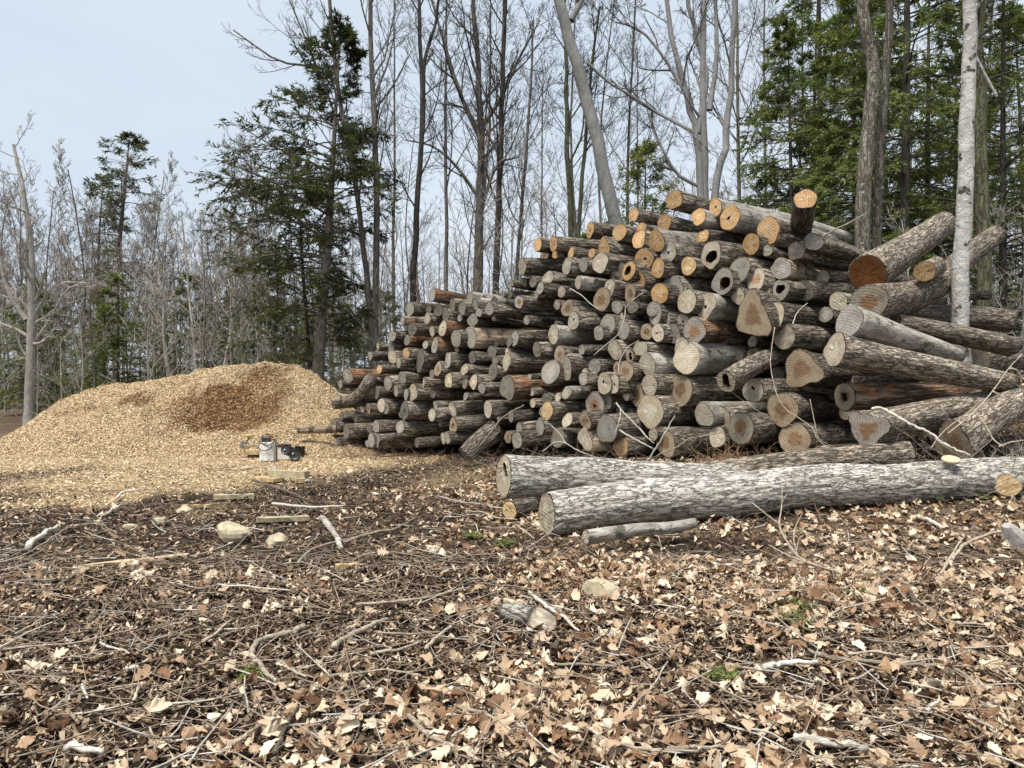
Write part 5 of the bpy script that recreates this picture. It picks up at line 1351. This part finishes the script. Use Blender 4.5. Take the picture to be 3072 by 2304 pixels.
scatter('sapling', SAP, [TG, TP], 'thin sapling in the woods behind the stack', 'saplings behind the stack', spots(22, 1130, 2300, 20, 30, .8, 1.3))
scatter('sapling', SAP, [TP, TG], 'thin sapling near the white-barked tree at right, # of these', 'saplings at the right edge', spots(9, 2700, 3200, 14.5, 22, .6, 1.0))
scatter('hemlock_tree', [HEM[2]], [HP], 'low dark evergreen in the left woods', 'low evergreens of the left woods', spots(20, -100, 1180, 28, 38, .5, .95), CP)
scatter('hemlock_tree', [HEM[0], HEM[1]], [HP], 'dense green hemlock in the right-hand woods, # of these', 'hemlocks at right',
        [(2380, 21, .95), (2470, 24, 1.1), (2560, 20, 1.0), (2700, 19, 1.05), (2790, 22, 1.15), (3010, 19, .9), (3090, 24, 1.1), (2640, 27, 1.2), (2870, 26, 1.0), (2430, 29, 1.1)], CP)
scatter('hemlock_tree', [HEM[2]], [HP], 'small hemlock showing above the stack, # of these', 'small hemlocks behind the stack', [(1740, 22, .9), (1620, 25, .8), (2350, 19, .9), (1820, 26, .9), (2250, 26, .8), (2690, 17, .75), (2480, 17.5, .6), (1500, 27, .7)], CP)

# --- the far wood, one mass
fm = MB()
fr2 = np.random.default_rng(60)
nT = 230
px = fr2.uniform(-500, 3600, nT); d = fr2.uniform(52, 105, nT); x = (px - CX) / F * d; z = ground_h(x, d)
h = fr2.uniform(9, 15, nT) * np.where(px < 1100, .85, 1.1)
O = np.stack([x, d, z - .2], -1)
p = grow(fr2, O, unit(np.stack([fr2.normal(0, .04, nT), fr2.normal(0, .04, nT), np.ones(nT)], -1)), h, 6, .03, 0); R1 = taper(fr2.uniform(.08, .16, nT), 6, .2); fm.add(*tubes(p, R1, 4))
o_, d_, l_, r_ = sprout(fr2, p, R1, h, 14, .2, 1, 38, .3, .5, minr=.015); p2 = grow(fr2, o_, d_, l_, 4, .1, .12); R2 = taper(r_, 4, .4); fm.add(*tubes(p2, R2, 3))
o_, d_, l_, r_ = sprout(fr2, p2, R2, l_, 8, .2, 1, 40, .5, .5, minr=.012); p3 = grow(fr2, o_, d_, l_, 3, .1, .1); fm.add(*tubes(p3, taper(r_, 3, .5), 3))
o = obj('far_wood', fm.mesh('far_wood'), M['twig_brown']); o['kind'] = 'stuff'; o['label'] = 'far-off bare woodland closing the view between the nearer trees'; o['category'] = 'woodland'
# ------------------------------------------------------------------ leaves, shreds and twigs on the ground
def in_view(x, y, pad=1.15): return (np.abs(x / y) < 1536 / F * pad)
lv = np.random.default_rng(90)
def strew(n, y0, y1, fn, pad=1.18):
    y = np.sqrt(lv.uniform(y0 ** 2, y1 ** 2, n)) if y1 / y0 < 3 else np.exp(lv.uniform(np.log(y0), np.log(y1), n)) 
    x = lv.uniform(-1, 1, n) * 1536 / F * pad * y
    k = lv.random(n) < fn(x, y)
    return x[k], y[k]
def ground_n(x, y, e=.06):
    return unit(np.stack([-(ground_h(x + e, y) - ground_h(x - e, y)) / (2 * e), -(ground_h(x, y + e) - ground_h(x, y - e)) / (2 * e), np.ones_like(x)], -1))

# lobed oak / maple leaf: midrib and two lobed sides
LU = np.array([0, .10, .22, .33, .45, .56, .68, .79, .90, 1.0])
LW = np.array([.0, .05, .22, .10, .38, .15, .36, .12, .17, 0])
LS = np.array([0, 0, .05, -.02, .08, -.02, .09, -.01, .04, 0])
def leaves(x, y, size, seed, lift=.012, tilt=.5):
    r = np.random.default_rng(seed); n = len(x)
    z = top_h(x, y); nrm = unit(ground_n(x, y) + np.stack([r.normal(0, tilt, n), r.normal(0, tilt, n), np.zeros(n)], -1))
    a = r.uniform(0, 2 * math.pi, n); t = np.stack([np.cos(a), np.sin(a), np.zeros(n)], -1); t = unit(t - (t * nrm).sum(1, keepdims=True) * nrm); s = np.cross(nrm, t)
    lob = np.clip(r.normal(.45, .45, n), 0, 1)[:, None]; WS = np.array([0, .07, .15, .22, .27, .28, .26, .2, .12, 0])
    L = r.uniform(size[0], size[1], n); wd = r.uniform(.75, 1.15, n); c1 = r.normal(.3, 1.4, n); c2 = r.normal(.1, .8, n); c3 = r.normal(0, .9, n)
    cols = []
    for side in (-1, 0, 1):
        u = LU + (LS if side else 0); w = (WS[None] * (1 - lob) + LW[None] * lob) * side
        uu = u[None] - .5; ww = w * wd[:, None]
        wob = r.normal(0, .035, (n, 10)) if side else 0
        h = c1[:, None] * ww ** 2 * 1.3 + c2[:, None] * uu ** 2 + c3[:, None] * uu * ww + wob
        p = uu[..., None] * t[:, None] + ww[..., None] * s[:, None] + h[..., None] * nrm[:, None]
        cols.append(p * L[:, None, None])
    V = np.stack(cols, 1)                                   # n,3,10,3
    c = np.stack([x, y, z + lift + r.exponential(.012, n)], -1)
    low = V[..., 2].reshape(n, -1).min(1); c[:, 2] -= np.minimum(low, 0) * .55
    V = V + c[:, None, None]
    b = (np.arange(n) * 30)[:, None]; q = []
    for sd in (0, 10):
        for k in range(9): q.append((b + np.array([[sd + k, sd + k + 1, sd + 11 + k, sd + 10 + k]])))
    Q = np.stack(q, 1).reshape(-1, 4)
    return V.reshape(-1, 3), Q, np.repeat(r.random(n), 30)
M['leaf'] = attr_mat('dry_leaves', [(0, (.08, .04, .022)), (.2, (.22, .125, .07)), (.4, (.33, .225, .14)), (.7, (.48, .37, .255)), (1, (.66, .55, .42))], .7)
x1, y1 = strew(30000, 2.4, 6.5, lambda x, y: leaf_density(x, y) * .85)
x2, y2 = strew(26000, 6.5, 12.5, lambda x, y: leaf_density(x, y) * .8)
V, Q, rn = leaves(x1, y1, (.03, .135), 91); V2, Q2, rn2 = leaves(x2, y2, (.035, .125), 92)
n_ = len(V); V = np.vstack([V, V2]); Q = np.vstack([Q, Q2 + n_]); rn = np.concatenate([rn, rn2])
o = obj('leaf_litter', mk_mesh('leaf_litter', V, Q, None, False, {'rnd': rn}), M['leaf']); o['kind'] = 'stuff'; o['label'] = 'dry tan and brown leaves covering the ground in front'; o['category'] = 'leaves'

M['shred'] = attr_mat('shreds', [(0, (.014, .009, .007)), (.45, (.055, .036, .024)), (.7, (.145, .097, .063)), (.88, (.33, .24, .16)), (1, (.58, .47, .34))])
def shred_d(x, y): return (.5 + .5 * (1 - leaf_density(x, y))) * (1 - .5 * blob_field(SOIL, x, y))
xa, ya = strew(170000, 2.4, 6.5, shred_d); xb, yb = strew(110000, 6.5, 16, lambda x, y: shred_d(x, y) * (1 - .92 * blob_field(CHIP, x, y)) * (1 - ss(13.2, 15.2, y) * (x < -1.5)))
xs_, ys_ = np.concatenate([xa, xb]), np.concatenate([ya, yb])
V, Q, rn = scraps(np.stack([xs_, ys_, top_h(xs_, ys_) + .008], -1), (.015, .07), (.12, .5), None, .45, 93)
o = obj('mulch', mk_mesh('mulch', V, Q, None, False, {'rnd': rn}), M['shred']); o['kind'] = 'stuff'; o['label'] = 'dark shredded mulch and bark bits over the ground'; o['category'] = 'mulch'
# sawdust and chips spilled at the foot of the heap and stack
xc, yc = strew(90000, 9, 17.5, lambda x, y: np.maximum(blob_field(CHIP, x, y), .9 * ss(13.4, 15.2, y) * (x < -1.5)) * .95)
V, Q, rn = scraps(np.stack([xc, yc, top_h(xc, yc) + .006], -1), (.015, .055), (.2, .5), None, .35, 94)
o = obj('spilled_chips', mk_mesh('spilled_chips', V, Q, None, False, {'rnd': rn, 'damp': np.zeros(len(rn))}), M['chip_bits']); o['kind'] = 'stuff'; o['label'] = 'loose pale chips spilled around the foot of the heap'; o['category'] = 'wood chips'

def twigs(name, x, y, Lr, rr_, mat, label, cat, up=0.02, seed=95, rise=.06, lift=.01):
    r = np.random.default_rng(seed); n = len(x); a = r.uniform(0, 2 * math.pi, n)
    O = np.stack([x, y, top_h(x, y) + lift + r.exponential(.012, n)], -1)
    D = unit(np.stack([np.cos(a), np.sin(a), r.normal(rise, rise + .04, n)], -1)); L = r.uniform(*Lr, n)
    p = grow(r, O, D, L, 4, .13, up)
    g = top_h(p[..., 0], p[..., 1]) + .006; p[..., 2] = np.maximum(p[..., 2], g)
    V, Q = tubes(p, taper(r.uniform(*rr_, n), 4, .5), 4)
    o = obj(name, mk_mesh(name, V, Q), M[mat]); o['kind'] = 'stuff'; o['label'] = label; o['category'] = cat
xt, yt = strew(10000, 2.4, 7, lambda x, y: .5 + 0 * x); xu, yu = strew(6000, 7, 15, lambda x, y: .5 * (1 - .7 * blob_field(CHIP, x, y)))
twigs('twig_litter', np.concatenate([xt, xu]), np.concatenate([yt, yu]), (.08, .42), (.0016, .0055), 'twig_litter', 'countless thin twigs scattered over the leaves', 'twigs')
xt, yt = strew(1300, 2.4, 9, lambda x, y: .5 + 0 * x)
twigs('pale_twigs', xt, yt, (.12, .5), (.003, .008), 'stick_pale', 'small bleached twigs scattered over the leaves', 'twigs', seed=96)
# brush at the foot of the stack: red-brown left, dry orange conifer twigs right, tangled on the bank
def brush(name, pxs, n, L, mat, label, seed, d_off=-.5, rad=(.002, .004), up=.05, rise=.6):
    r = np.random.default_rng(seed); k = r.integers(0, len(pxs), n)
    px = np.array([pxs[i][0] for i in k]) + r.normal(0, 1, n) * np.array([pxs[i][1] for i in k])
    d = np.interp(px, D_PX, D_BASE) + d_off + r.normal(0, .22, n)
    x = (px - CX) / F * d; O = np.stack([x, d, top_h(x, d)], -1)
    a = r.uniform(0, 6.28, n); D = unit(np.stack([np.cos(a), np.sin(a), np.abs(r.normal(rise, .35, n))], -1))
    p = grow(r, O, D, r.uniform(*L, n), 6, .16, -up); R1 = taper(r.uniform(*rad, n), 6, .4); mb = MB(); mb.add(*tubes(p, R1, 3))
    o_, d_, l_, r_ = sprout(r, p, R1, np.full(n, (L[0] + L[1]) / 2), 5, .2, 1, 45, .4, .6, minr=.0015); mb.add(*tubes(grow(r, o_, d_, l_, 4, .12, 0), taper(r_, 4, .5), 3))
    o = obj(name, mb.mesh(name), M[mat]); o['kind'] = 'stuff'; o['label'] = label; o['category'] = 'brush'
brush('red_brush', [(1060, 40), (1180, 60), (1320, 70)], 150, (.2, .6), 'brush_red', 'red-brown wiry brush along the left foot of the stack', 97)
brush('dry_brush', [(2180, 40), (2300, 60), (2400, 40)], 170, (.25, .7), 'brush_orange', 'dry orange-brown conifer twigs at the foot of the stack', 98, d_off=-.75)
brush('bank_brush', [(2850, 60), (2980, 50), (3050, 40)], 110, (.4, 1.1), 'stick', 'tangled grey brush on the bank around the stump trunk', 99, d_off=-1.1, rad=(.003, .007))
brush('foot_brush', [(1420, 80), (1650, 120), (1900, 120)], 120, (.3, .8), 'twig_litter', 'grey twigs lying along the middle foot of the stack', 100, d_off=-.6, rise=.35)
# green hemlock sprigs in the litter
def sprig(px, py, size, label, seed):
    g = G(px, py); r = np.random.default_rng(seed); n = 7
    a = r.uniform(0, 6.28, n); D = unit(np.stack([np.cos(a), np.sin(a), np.full(n, .25)], -1)); p = grow(r, np.repeat(np.zeros((1, 3)), n, 0), D, r.uniform(.5, 1, n) * size, 5, .1, -.06)
    t = thing('hemlock_sprig', label, 'sprig', g + (0, 0, .03), 'green sprigs in the litter')
    mb = MB(); mb.add(*tubes(p, taper(np.full(n, .004), 5, .4), 3)); obj('stem', mb.mesh('stem'), M['twig_litter'], t)
    m_ = n * 46; idx = np.repeat(np.arange(n), 46); u = r.uniform(.05, .999, m_) * 4; k = u.astype(int); w = (u - k)[:, None]
    c = p[idx, k] * (1 - w) + p[idx, k + 1] * w; d = unit(r.normal(0, 1, (m_, 3)) * (1, 1, .35)); wv = unit(np.cross(d, UP + r.normal(0, .3, (m_, 3)))); ln = r.uniform(.03, .07, (m_, 1)); hw = ln * .11
    v = np.stack([c, c + d * ln * .5 + wv * hw, c + d * ln, c + d * ln * .5 - wv * hw], 1).reshape(-1, 3)
    obj('needles', mk_mesh('needles', v, np.arange(m_ * 4).reshape(-1, 4), None, False, {'rnd': np.repeat(r.random(m_), 4)}), M['hemlock'], t)
for k, (px, py, s, lb) in enumerate([(2400, 1835, .17, 'green evergreen sprig left of the forked pale branch'), (2372, 1880, .2, 'larger green evergreen sprig just below its neighbour at right'), (2800, 1505, .24, 'green sprig against the longest log near its stub'),
        (2570, 1800, .14, 'small green sprig beside the base of the forked pale branch'), (1420, 1620, .2, 'faint green sprig left of the sawn end of the longest log'), (1520, 1640, .14, 'tiny green sprig under the sawn end of the longest log'),
        (730, 2050, .14, 'mossy green sprig beside the S-shaped root'), (2950, 1500, .2, 'green sprig right of the one near the stub'), (2170, 2045, .1, 'green sprig in the right foreground soil')]):
    sprig(px, py, s, lb, 300 + k)
# the one big curled leaf that stands up
g = G(2655, 2035); V, Q, rn = leaves(np.array([0.0]), np.array([0.0]), (.13, .13), 5, 0, 0)
V = V - V.mean(0); V = V @ np.array(Matrix.Rotation(math.radians(75), 3, 'X') @ Matrix.Rotation(math.radians(70), 3, 'Z')).T; V[:, 2] -= V[:, 2].min()
M['brown_leaf'] = plain('brown_leaf', (.36, .235, .135), .7, .2, .3, 30)
o = obj('oak_leaf', mk_mesh('oak_leaf', V, Q, None, False), M['brown_leaf']); o.location = tuple(g); tag(o, 'big curled brown leaf standing up in the right foreground', 'leaf')
